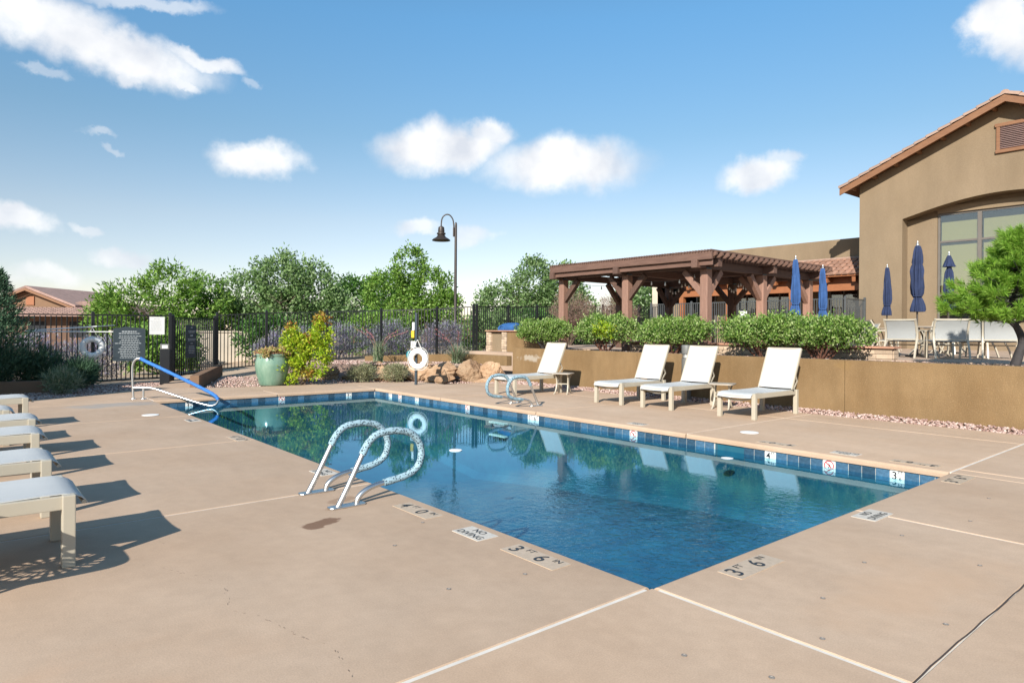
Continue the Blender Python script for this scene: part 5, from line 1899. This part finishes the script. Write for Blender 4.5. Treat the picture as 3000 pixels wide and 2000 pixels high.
# ------------------------------------------------------------------ stone seat wall on the terrace
sw = thing('stone_seat_wall', 'low ledgestone seat wall with reddish cap left of the patio chairs', 'wall', (11.75, 3.02, 0.9))
MB().box(0.05, 0.30, 0.02, 7.0, 0.0, 0.28).build('core', 'soil', sw)
z = 0.0
while z < 0.26:
    h = random.choice((0.07, 0.09, 0.10))
    h = min(h, 0.282 - z)
    y = 0.0
    while y < 7.0:
        w = random.uniform(0.18, 0.46)
        MB().box(random.uniform(-.012, .012), 0.052, y, min(y + w, 7.0) - 0.006, z, z + h - 0.006).build('stone', 'ledge_stone', sw, bevel=0.008)
        y += w
    MB().box(0.052, 0.30, -0.02, 0.018, z, z + h - 0.006).build('stone', 'ledge_stone', sw, bevel=0.008)
    z += h
y = -0.05
while y < 7.0:
    w = random.uniform(0.7, 1.0)
    MB().box(-0.05, 0.36, y, min(y + w, 7.05) - 0.006, 0.283, 0.33).build('cap_stone', 'cap_stone', sw, bevel=0.008)
    y += w


# ------------------------------------------------------------------ patio furniture
def make_chair(label, group):
    """Sling armchair facing local +x."""
    root = thing('patio_chair', label, 'chair', group=group)
    for s in (-1, 1):
        y = s * 0.30
        MB().ribbon(smooth_path([(0.30, y, 0), (0.275, y, 0.25), (0.25, y, 0.50), (0.20, y, 0.62), (0.06, y, 0.645), (-0.12, y, 0.635), (-0.235, y, 0.62)], 4), 0.035, 0.026, (0, 1, 0)).build('front_leg_and_arm', 'frame_tan', root, 40)
        MB().ribbon(smooth_path([(-0.40, y, 0), (-0.33, y, 0.22), (-0.235, y, 0.42), (-0.225, y, 0.60), (-0.29, y, 0.78), (-0.36, y, 0.90)], 4), 0.035, 0.03, (0, 1, 0)).build('back_leg', 'frame_tan', root, 40)
        MB().ribbon([(0.265, y - s * 0.02, 0.40), (0.0, y - s * 0.02, 0.375), (-0.235, y - s * 0.02, 0.385)], 0.03, 0.03, (0, 1, 0)).build('seat_rail', 'frame_tan', root)
    MB().beam((-0.355, -0.29, 0.885), (-0.355, 0.29, 0.885), 0.028, 0.035).build('back_top_bar', 'frame_tan', root)
    MB().beam((-0.245, -0.29, 0.43), (-0.245, 0.29, 0.43), 0.028, 0.03).build('back_lower_bar', 'frame_tan', root)
    MB().beam((0.25, -0.29, 0.30), (0.25, 0.29, 0.30), 0.025, 0.03).build('stretcher', 'frame_tan', root)
    w = 0.272

    def sheet(name, prof, th=0.006):
        mb = MB()
        ny = 4
        q = ny + 1
        n = len(prof)
        for off in (0, -th):
            for (x, z, nx_, nz_) in prof:
                for k in range(q):
                    y_ = -w + 2 * w * k / ny
                    b_ = 0.012 * (1 - (y_ / w) ** 2)
                    mb.v.append((x + nx_ * (off - b_), y_, z + nz_ * (off - b_)))
        o = n * q
        for i in range(n - 1):
            for k in range(ny):
                a = i * q + k
                mb.f.append((a, a + 1, a + q + 1, a + q))
                mb.f.append((o + a, o + a + q, o + a + q + 1, o + a + 1))
        mb.build(name, 'sling_grey', root, 50)
    sheet('back_sling', [(-0.235, 0.445, 1, 0.1), (-0.232, 0.58, 1, 0), (-0.275, 0.74, .95, .3), (-0.345, 0.875, .9, .4)])
    sheet('seat_sling', [(0.29, 0.385, .4, .9), (0.24, 0.42, 0, 1), (0.0, 0.395, 0, 1), (-0.225, 0.405, 0, 1)])
    return root


GC = 'patio armchairs on the terrace'
CH = [(13.70, 3.46, 0.02, 'patio armchair seen square from behind, left of the near table'),
      (14.7, 4.35, -0.9, 'patio armchair seen from behind at an angle, by the grey fence end'),
      (14.7, 5.05, -1.35, 'patio armchair half hidden by the last shrub of the row'),
      (16.3, 3.55, 3.0, 'patio armchair facing the camera behind the near table'),
      (13.75, 2.62, 0.55, 'patio armchair turned sideways in front of the near table, right of the square one'),
      (14.8, 2.50, 0.35, 'patio armchair seen from behind between the two patio tables'),
      (15.5, 2.35, 2.2, 'pale patio armchair in profile beside the pine, behind its neighbours'),
      (14.9, 1.92, 0.25, 'patio armchair seen from behind, partly under the pine'),
      (17.9, 3.4, 0.4, 'patio armchair at the far table by the window'),
      (19.6, 4.3, 3.3, 'patio armchair at the far table, turned to the camera'),
      (19.9, 6.9, 2.6, 'patio armchair beside the far left umbrella')]
c0 = make_chair(CH[0][3], GC)
c0.location = (CH[0][0], CH[0][1], TZ)
c0.rotation_euler = (0, 0, CH[0][2])
c0.scale = (1.0, 1.08, 0.98)
for (x, y, rz, lab) in CH[1:]:
    c = dup(c0, (x, y, TZ), rz, lab, GC)

GTB = 'round patio tables'
tb = thing('patio_table', 'round patio table nearest the camera, among the armchairs', 'table', (14.85, 3.35, TZ), 0, GTB)
MB().lathe([(0.001, 0.70), (0.60, 0.70), (0.615, 0.715), (0.60, 0.73), (0.001, 0.73)], 40).build('table_top', 'frame_brown', tb, 40)
for k in range(4):
    a = PI / 4 + k * PI / 2
    MB().tube(smooth_path([(math.cos(a) * 0.48, math.sin(a) * 0.48, 0), (math.cos(a) * 0.26, math.sin(a) * 0.26, 0.25), (math.cos(a) * 0.26, math.sin(a) * 0.26, 0.48), (math.cos(a) * 0.46, math.sin(a) * 0.46, 0.70)], 4), 0.02, 8).build('leg', 'frame_tan', tb, 60)
for (x, y, lab) in ((18.6, 4.05, 'round patio table by the big window'), (20.5, 6.4, 'round patio table by the left corner of the building'), (14.95, 6.72, 'round patio table behind the shrubs beside the pergola'), (17.2, 7.0, 'round patio table behind the shrubs at the pergola corner')):
    dup(tb, (x, y, TZ), random.uniform(0, 1), lab, GTB)


def umbrella(label, loc, mat, h, group, style=0):
    root = thing('closed_umbrella', label, 'umbrella', loc, 0, group)
    MB().tube([(0, 0, 0.05), (0, 0, h - 0.02)], 0.021, 10).build('pole', 'pole_dark', root, 40)
    MB().lathe([(0.25, 0), (0.25, 0.03), (0.10, 0.06), (0.03, 0.09), (0.03, 0.30), (0.024, 0.31)], 28).build('base', 'pole_dark', root, 40)
    n = 64
    if style == 0:
        pr = [(0.030, 0.0), (0.060, -0.02), (0.085, -0.12), (0.105, -0.30), (0.112, -0.42), (0.100, -0.455), (0.125, -0.52), (0.145, -0.62), (0.135, -0.80), (0.140, -1.0), (0.125, -1.16), (0.088, -1.245), (0.085, -1.27), (0.11, -1.33), (0.145, -1.45), (0.165, -1.56), (0.150, -1.60), (0.05, -1.52), (0.03, -1.45)]
    elif style == 1:
        pr = [(0.028, 0.0), (0.055, -0.02), (0.075, -0.15), (0.092, -0.40), (0.098, -0.46), (0.105, -0.56), (0.120, -0.8), (0.125, -1.05), (0.110, -1.2), (0.085, -1.26), (0.10, -1.32), (0.135, -1.45), (0.150, -1.56), (0.14, -1.585), (0.05, -1.50), (0.03, -1.45)]
    else:
        pr = [(0.03, 0.0), (0.05, -0.02), (0.09, -0.14), (0.15, -0.30), (0.16, -0.33), (0.06, -0.30), (0.055, -0.36), (0.10, -0.50), (0.12, -0.75), (0.125, -1.0), (0.115, -1.15), (0.09, -1.22), (0.12, -1.30), (0.165, -1.42), (0.175, -1.5), (0.15, -1.53), (0.05, -1.45), (0.03, -1.4)]
    ph = random.uniform(0, 6)

    def wave(a, j):
        tw = 0.12 * math.sin(j * 0.5 + ph)
        return 1.06 - 0.34 * abs(math.sin(4 * (a + tw))) ** 1.6 + 0.07 * math.cos(13 * a + j * 0.7 + ph) + 0.08 * math.sin(3 * a + j * 0.6 + ph) + 0.05 * math.sin(a + j * 0.35 + ph)
    MB().lathe([(r_, z) for (r_, z) in pr], n, (0, 0, h - 0.06), wave).build('canopy', mat, root, 80)
    MB().lathe([(0.012, -0.07), (0.030, -0.06), (0.030, -0.02), (0.012, 0.0), (0.010, 0.05), (0.002, 0.055)], 12, (0, 0, h)).build('finial', 'steel', root, 40)
    zt = next(z for (r_, z) in pr if z < -1.15)
    MB().lathe([(0.108, -0.012), (0.112, 0.0), (0.108, 0.012)], 24, (0, 0, h - 0.06 + zt - 0.06)).build('tie_band', mat, root, 40)
    return root


GU = 'closed blue umbrellas on the terrace'
umbrella('closed blue umbrella coloured brighter as if sunlit, taller of the two beside the pergola', (14.95, 6.72, TZ), 'umbrella_lit_blue', 2.68, GU, 1)
umbrella('closed blue umbrella coloured brighter as if sunlit at the pergola corner, right of its twin', (17.2, 7.0, TZ), 'umbrella_lit_blue', 2.60, GU, 1)
umbrella('closed navy umbrella in front of the plain corner of the building', (20.5, 6.4, TZ), 'umbrella_navy', 2.80, GU, 1)
umbrella('closed navy umbrella, the largest, over the near patio table', (14.62, 3.52, TZ), 'umbrella_navy', 2.74, GU, 0)
umbrella('closed navy umbrella in front of the big window, half behind the pine', (18.6, 4.05, TZ), 'umbrella_navy', 2.86, GU, 2)

# ------------------------------------------------------------------ main building
bd = thing('clubhouse', 'tan stucco clubhouse with gabled tile roof and arched window bay', 'building', (23.3, 0, TZ))
yc, yr, ya = 8.45, -0.95, 3.75            # left corner, right corner, apex (world Y)
ze, za = 7.13 - TZ, 9.16 - TZ
arch = []
ax0, ax1 = 6.95, 0.75
for k in range(25):
    t_ = k / 24
    y = ax0 + (ax1 - ax0) * t_
    arch.append((y, 5.68 - TZ + 0.55 * math.sin(PI * t_)))
poly = [(yc, 0), (yc, ze), (ya, za), (yr, ze), (yr, 0), (ax1, 0)] + arch[::-1] + [(ax0, 0)]
fac = lambda u, v, t_: (t_, u, v)
MB().prism(poly, fac, 0.0, 0.62).build('gable_wall', 'stucco_tan', bd)
MB().box(0.62, 12, yr + 0.003, yc - 0.003, 0, ze).build('body', 'stucco_tan', bd)
# recess wall round the window
wy0, wy1, wz0, wz1 = 5.98, 1.7, 1.93 - TZ, 5.80 - TZ
X0 = 0.60
MB().box(X0 - 0.10, X0 + 0.019, wy0, ax0 - 0.002, 0, 5.66 - TZ).build('recess_pier', 'stucco_tan', bd)
MB().box(X0 - 0.10, X0 + 0.019, ax1 + 0.002, wy1, 0, 5.66 - TZ).build('recess_pier', 'stucco_tan', bd)
MB().box(X0 - 0.10, X0 + 0.019, wy1 + 0.002, wy0 - 0.002, 0, wz0).build('recess_sill_wall', 'stucco_tan', bd)
MB().prism([(wy0 - 0.002, wz1), (wy0 - 0.002, 6.05 - TZ), (wy1 + 0.002, 6.05 - TZ), (wy1 + 0.002, wz1)], fac, X0 - 0.10, X0 + 0.019).build('recess_head_wall', 'stucco_tan', bd)
MB().box(X0 - 0.2, X0 + 0.018, 5.9, 5.96, 6.0 - TZ, 6.02 - TZ).build('recess_light', 'white_plastic', bd)
win = MB()
ys = [wy0, 4.71, 3.35, wy1]
zs = [wz0, 2.88 - TZ, 4.79 - TZ, wz1]
win.box(X0 - 0.03, X0 + 0.016, wy0 - 0.07, wy0 - 0.003, wz0, wz1).box(X0 - 0.03, X0 + 0.016, wy1 + 0.003, wy1 + 0.07, wz0, wz1)
for y in ys[1:3]:
    win.box(X0 - 0.05, X0 + 0.016, y - 0.06, y + 0.06, wz0 + 0.07, wz1 - 0.07)
for z in (zs[0] + 0.035, zs[1], zs[2], zs[3] - 0.035):
    win.box(X0 - 0.03, X0 + 0.014, wy1 + 0.07, wy0 - 0.07, z - 0.035, z + 0.035)
fr_ = win.build('window_frame', 'window_frame', bd, bevel=0.004)
for i in range(3):
    for j in range(3):
        a, b = ys[i + 1] + 0.061, ys[i] - 0.061
        c, d = zs[j] + 0.036, zs[j + 1] - 0.036
        MB().box(X0 - 0.004, X0 + 0.004, a, b, c, d).build('pane', 'glass', fr_)
        top_gap = {0: None, 1: 0.10, 2: 0.28}[j]
        if top_gap is None:
            MB().box(X0 + 0.010, X0 + 0.014, a, b, c, d).build('dark_interior', 'dark_room', fr_)
        else:
            MB().box(X0 + 0.008, X0 + 0.0095, a, b - 0.05, c, d - top_gap).build('blind', 'blind', fr_)
            MB().box(X0 + 0.0105, X0 + 0.014, a, b, c, d).build('dark_interior', 'dark_room', fr_)
# louvred vent below the apex
vn = MB()
v0, v1, vz0, vz1 = 3.37, 4.10, 7.60 - TZ, 8.36 - TZ
vn.box(-0.06, -0.001, v1 - 0.10, v1, vz0, vz1).box(-0.06, -0.001, v0 - 0.25, v0 - 0.15, vz0, vz1)
vn.box(-0.075, -0.001, v0 - 0.29, v1 + 0.04, vz1 + 0.001, vz1 + 0.11).box(-0.075, -0.001, v0 - 0.27, v1 + 0.02, vz0 - 0.11, vz0 - 0.001)
vt = vn.build('gable_vent', 'rake', bd, bevel=0.006)
for k in range(13):
    z = vz0 + 0.03 + (vz1 - vz0 - 0.05) * k / 12
    MB().beam((-0.03, v0 - 0.148, z), (-0.03, v1 - 0.102, z), 0.05, 0.014, (0.6, 0, 1)).build('louver', 'louver', vt)
MB().box(-0.006, -0.002, v0 - 0.149, v1 - 0.101, vz0, vz1).build('vent_back', 'dark_room', vt)
# gable roof: slab, rake boards, rake tiles, eave tile ends
sl_ = (za - ze) / (yc - ya)
cosr = 1 / math.sqrt(1 + sl_ * sl_)
OV = 0.52
for s, y_e in ((1, yc), (-1, yr)):
    dy = s
    e = (ya + s * (abs(y_e - ya) + OV), za - sl_ * (abs(y_e - ya) + OV))
    MB().prism([(ya, za + 0.02), e[:1] + (e[1] + 0.02,), e[:1] + (e[1] + 0.12,), (ya, za + 0.12)], fac, -0.5, 12).build('roof_deck', 'rake', bd)
    MB().prism([(ya, za - 0.13), (e[0], e[1] - 0.13), (e[0], e[1] + 0.10), (ya, za + 0.10)], fac, -0.545, -0.502).build('rake_board', 'rake', bd)
    ln = math.hypot(e[0] - ya, e[1] - za)
    nt = 14
    tl = ln / nt
    tme = MB()
    N = 8
    for q in range(2):
        for k in range(N + 1):
            a = PI * k / N
            r_ = 0.10 + (0.018 if q == 0 else 0.0)
            tme.v.append((-r_ * math.cos(a) * 1.05, 0, r_ * math.sin(a) + (0.018 if q == 0 else 0)) if q == 0 else (-r_ * math.cos(a) * 1.05, 1, r_ * math.sin(a)))
    for k in range(N):
        tme.f.append((k, k + 1, N + 1 + k + 1, N + 1 + k))
    tme.f.append(tuple(range(N + 1)))
    # as seen, each rake tile laps the one below it
    me = tme.mesh('roof_tile', 'roof_tile_grey', 50)
    ang = math.atan2(-sl_ * 1, 1)
    for k in range(nt):
        f0 = (k + 1) / nt
        y = ya + (e[0] - ya) * f0
        z = za + (e[1] - za) * f0
        o = obj('roof_tile', me, bd, (-0.46, y, z + 0.11))
        o.scale = (1.15, tl * 1.06, 1.15)
        o.rotation_euler = (math.atan2(sl_, 1) if s < 0 else -math.atan2(sl_, 1) + PI, 0, 0) if False else ((-math.atan2(sl_, 1)) * s, 0, PI if s > 0 else 0)
        if s > 0:
            o.rotation_euler = (math.atan2(sl_, 1), 0, PI)
        else:
            o.rotation_euler = (math.atan2(sl_, 1), 0, 0)
    # eave tiles: barrel courses showing as a scalloped edge
    course = MB()
    for k in range(9):
        course.v.append((-0.13 * math.cos(PI * k / 8), 0, 0.09 * math.sin(PI * k / 8)))
    for k in range(9):
        course.v.append((-0.13 * math.cos(PI * k / 8), 1, 0.09 * math.sin(PI * k / 8)))
    for k in range(8):
        course.f.append((k, k + 1, 10 + k, 9 + k))
    cme = course.mesh('roof_tile', 'roof_tile', 50)
    for k in range(14):
        o = obj('roof_tile', cme, bd, (-0.15 + 0.28 * k, e[0] + s * 0.05, e[1] + 0.10 - sl_ * 0.05))
        o.scale = (1, ln, 1)
        o.rotation_euler = (math.atan2(sl_, 1), 0, PI if s > 0 else 0)
    for k in range(7):
        t_ = (k + 0.5) / 7
        y, z = ya + (e[0] - ya) * t_, za + (e[1] - za) * t_
        MB().box(-0.48, -0.002, y - 0.05, y + 0.05, z - 0.10, z + 0.0).build('outlooker', 'rake', bd)
rg = MB()
for k in range(9):
    a = PI * k / 8
    rg.v += [(-0.55, ya - 0.13 * math.cos(a), za + 0.14 + 0.11 * math.sin(a)), (12, ya - 0.13 * math.cos(a), za + 0.14 + 0.11 * math.sin(a))]
for k in range(8):
    rg.f.append((2 * k, 2 * k + 2, 2 * k + 3, 2 * k + 1))
rg.f.append(tuple(2 * k for k in range(9)))
rg.build('ridge_tile', 'roof_tile_grey', bd, 50)

# ------------------------------------------------------------------ back wing with tiled porch
bw = thing('back_wing', 'flat topped stucco wing with tiled porch behind the pergola', 'building', (26.0, 8.46, TZ))
H = 5.55 - TZ
MB().box(0, 8, 0.0, 11.6, 0, H).build('wall', 'stucco_tan', bw, bevel=0.02)
# porch: header beam, rafters ends, tiles
eX, eZ, tX, tZ_ = -1.75, 3.86 - TZ, -0.02, 4.66 - TZ
MB().prism([(eX, eZ - 0.06), (tX, tZ_ - 0.06), (tX, tZ_), (eX, eZ)], lambda u, v, t_: (u, t_, v), 0.0, 9.2).build('porch_deck', 'fascia', bw)
MB().box(eX + 0.28, eX + 0.52, 0.0, 9.2, eZ - 0.62, eZ - 0.34).build('header_beam', 'fascia', bw, bevel=0.01)
MB().box(eX + 0.52, eX + 0.56, 0.0, 9.2, eZ - 0.339, eZ - 0.0).build('fascia_board', 'fascia', bw)
for k in range(8):
    y = 0.6 + 1.12 * k
    MB().beam((eX + 0.02, y, eZ - 0.20), (eX + 0.54, y, eZ - 0.10), 0.15, 0.20).build('rafter_tail', 'fascia', bw, bevel=0.015)
tw, tlen, nc = 0.26, 0.42, 5
tme = MB()
N = 8
for q in range(2):
    for k in range(N + 1):
        a = PI * k / N
        r_ = (0.115, 0.095)[q]
        tme.v.append((0 if q == 0 else tlen + 0.05, -r_ * math.cos(a), 0.62 * r_ * math.sin(a) + (0.035 if q == 0 else 0.0)))
for k in range(N):
    tme.f.append((k, k + 1, N + 2 + k, N + 1 + k))
tme.f.append(tuple(range(N + 1)))
tile = tme.mesh('roof_tile', 'roof_tile', 50)
pan = MB().box(0, tlen, -0.06, 0.06, 0.0, 0.012).mesh('roof_pan', 'roof_tile')
sa = math.atan2(tZ_ - eZ, tX - eX)
for c in range(nc):
    for k in range(int(9.2 / tw)):
        s = -0.06 + c * tlen * 0.98
        o = obj('roof_tile', tile, bw, (eX + s * math.cos(sa), 0.13 + tw * k, eZ + s * math.sin(sa) + 0.012), (0, -sa, 0))
MB().tube([(tX - 0.05, 0, tZ_ + 0.03), (tX - 0.05, 9.2, tZ_ + 0.03)], 0.07, 10).build('top_flashing', 'roof_tile_grey', bw, 40)
for y in (0.2, 3.3, 6.4, 9.0):
    MB().box(eX + 0.28, eX + 0.52, y - 0.12, y + 0.12, 0, eZ - 0.622).build('porch_post', 'fascia', bw, bevel=0.01)
for (a, b, lab) in ((1.15, 2.25, 'door'), (4.0, 5.2, 'door'), (5.7, 6.8, 'door'), (8.0, 9.0, 'door')):
    f_ = MB().box(-0.07, 0.02, a - 0.08, a - 0.001, 0, 2.40).box(-0.07, 0.02, b + 0.001, b + 0.08, 0, 2.40).box(-0.07, 0.02, a - 0.08, b + 0.08, 2.401, 2.48).build('door_frame', 'window_frame', bw)
    MB().box(-0.02, -0.005, a, b, 0.05, 2.40).build('pane', 'glass', f_)
    MB().box(-0.0045, -0.001, a, b, 0, 2.40).build('dark_interior', 'dark_room', f_)
    MB().box(-0.05, -0.021, (a + b) / 2 - 0.035, (a + b) / 2 + 0.035, 0.0, 2.40).build('stile', 'window_frame', f_)
# pale side wall with an arched gateway
gw = thing('arched_gateway', 'pale stucco wall with a dark arched gate behind the pergola', 'wall', (26.0, 20.1, 0.8))
aw = [(0.85 * math.cos(PI * k / 12), 1.75 + 0.45 * math.sin(PI * k / 12)) for k in range(13)]
poly = [(-1.9, 0), (-1.9, 3.25), (-0.2, 3.5), (1.9, 3.5), (1.9, 0), (0.85, 0)] + aw + [(-0.85, 0)]
MB().prism(poly, lambda u, v, t_: (t_, -1.6 + u, v), 0, 0.35).build('wall', 'concrete_pale', gw)
MB().prism([(0.85, 0)] + aw + [(-0.85, 0)], lambda u, v, t_: (t_, -1.6 + u, v), 0.25, 0.30).build('gate_leaf', 'fence_black', gw)
MB().box(0.22, 0.249, -2.0, -1.2, 1.0, 1.55).build('gate_grille', 'fence_grey', gw)

nb = thing('notice_post', 'white notice on a dark red post under the pergola', 'sign', (21.3, 12.1, TZ), 0)
MB().box(-0.03, 0.03, -0.30, 0.30, 0, 1.0).build('stand', 'timber', nb)
MB().box(-0.035, -0.031, -0.16, 0.16, 1.0, 1.42).build('sheet', 'sign_white', nb)

# ------------------------------------------------------------------ street lamp
lp = thing('street_lamp', 'tall dark street lamp with gooseneck arm and bell shade', 'street lamp', (14.15, 22.19, 0.4), VIEWZ)
MB().lathe([(0.11, 0), (0.11, 0.5), (0.075, 0.55), (0.065, 3.0), (0.055, 5.85), (0.05, 5.95), (0.02, 6.0)], 16).build('pole', 'lamp_metal', lp, 40)
MB().tube([(-0.09, 0, 5.35), (-0.09, 0, 5.75)], 0.045, 10).build('arm_bracket', 'lamp_metal', lp, 60)
pts = smooth_path([(-0.09, 0, 5.5), (-0.10, 0, 5.9), (-0.15, 0, 6.15), (-0.30, 0, 6.33), (-0.48, 0, 6.33), (-0.62, 0, 6.18), (-0.66, 0, 5.95), (-0.66, 0, 5.80)], 5)
MB().tube(pts, 0.03, 10).build('gooseneck_arm', 'lamp_metal', lp, 60)
MB().lathe([(0.05, 0), (0.13, -0.05), (0.15, -0.22), (0.14, -0.30), (0.20, -0.31), (0.20, -0.37), (0.15, -0.39), (0.22, -0.50), (0.36, -0.58), (0.42, -0.64), (0.41, -0.66), (0.33, -0.60), (0.10, -0.55)], 32, (-0.66, 0, 5.82)).build('bell_shade', 'lamp_metal', lp, 50)

# ------------------------------------------------------------------ house beyond the left fence
hs = thing('tiled_house', 'brown stucco house with clay tile roofs far behind the left fence', 'house', (0.32, 52.74, 0), -0.6975)
MB().box(-9, 5.8, -2.0, 9, 0, 2.35).build('lower_walls', 'stucco_rose', hs)
MB().prism([(-3.2, 2.3), (2.6, 2.3), (2.6, 3.0), (-0.3, 4.15), (-3.2, 3.0)], lambda u, v, t_: (u, t_, v), 1.0, 9).build('gable_wall', 'stucco_brown', hs)
for s in (-1, 1):
    MB().prism([(-0.3, 4.20), (-0.3 + s * 3.4, 2.90), (-0.3 + s * 3.4, 3.05), (-0.3, 4.36)], lambda u, v, t_: (u, t_, v), 0.5, 9).build('gable_roof', 'roof_tile_pale', hs)
    MB().prism([(-0.3, 4.02), (-0.3 + s * 3.35, 2.74), (-0.3 + s * 3.35, 2.89), (-0.3, 4.19)], lambda u, v, t_: (u, t_, v), 0.42, 0.499).build('rake_board', 'rake', hs)
MB().box(-0.58, -0.02, 0.93, 0.998, 3.05, 3.65).build('gable_vent', 'fascia', hs)
MB().prism([(1.6, 2.7), (7.2, 2.2), (7.2, 2.35), (5.2, 3.25), (3.0, 3.35), (1.6, 2.9)], lambda u, v, t_: (u, t_, v), 1.2, 9).build('side_roof', 'roof_tile_pale', hs)
ht = MB()
for q in range(2):
    for k in range(7):
        a = PI * k / 6
        r_ = (0.15, 0.13)[q]
        ht.v.append((-r_ * math.cos(a), 0.62 * q, 0.6 * r_ * math.sin(a) + (0.05 if q == 0 else 0)))
for k in range(6):
    ht.f.append((k, k + 1, 8 + k, 7 + k))
ht.f.append(tuple(range(7)))
hme = ht.mesh('roof_tile', 'roof_tile_pale', 50)
MB().prism([(-3.0, 2.22), (1.0, 2.75), (1.0, 2.85), (-3.0, 2.32)], lambda u, v, t_: (t_, u, v), -9, 6.6).build('lower_roof', 'roof_tile_pale', hs)
sa = math.atan2(0.53, 4.0)
for c in range(6):
    for k in range(46):
        obj('roof_tile', hme, hs, (-7.2 + 0.30 * k, -3.05 + c * 0.66, 2.32 + c * 0.66 * math.tan(sa)), (sa, 0, 0))
for k in range(5):
    MB().box(-6 + 2.6 * k, -4.9 + 2.6 * k, -2.04, -2.001, 0.9, 1.9).build('window', 'dark_room', hs)

wl_ = thing('garden_wall', 'long pinkish stucco wall far behind the fence left of the covered grill', 'wall', (20, 33, 0), -0.6)
MB().box(-5, 5.5, 0, 0.25, 0, 2.15).build('wall', 'stucco_rose', wl_)
MB().box(-5.05, 5.55, -0.05, 0.30, 2.151, 2.25).build('coping', 'cap_stone', wl_)
wl_ = thing('garden_wall', 'pale beige wall seen through the pickets beside the gate', 'wall', (4.6, 27.0, 0), -0.25)
MB().box(-3.2, 5.5, 0, 0.25, 0, 1.35).build('wall', 'concrete_pale', wl_)
MB().box(-3.25, 5.55, -0.04, 0.29, 1.351, 1.42).build('coping', 'concrete_pale', wl_)

# neighbouring pool house just outside the left of the view; it shades the gravel and the left fence
ph = thing('pool_house', 'stucco pool house standing beyond the left edge of the deck', 'building', (-5.4, 12.3, 0), math.atan2(0.485, 0.875))
MB().box(-7, 0, 0.3, 6.2, 0, 3.6).build('wall', 'stucco_tan', ph)
MB().box(-7.3, 0.35, 0.0, 6.5, 3.601, 3.85).build('roof_slab', 'roof_tile', ph)
MB().box(-4.0, -3.0, 0.26, 0.299, 0, 2.1).build('door', 'timber', ph)
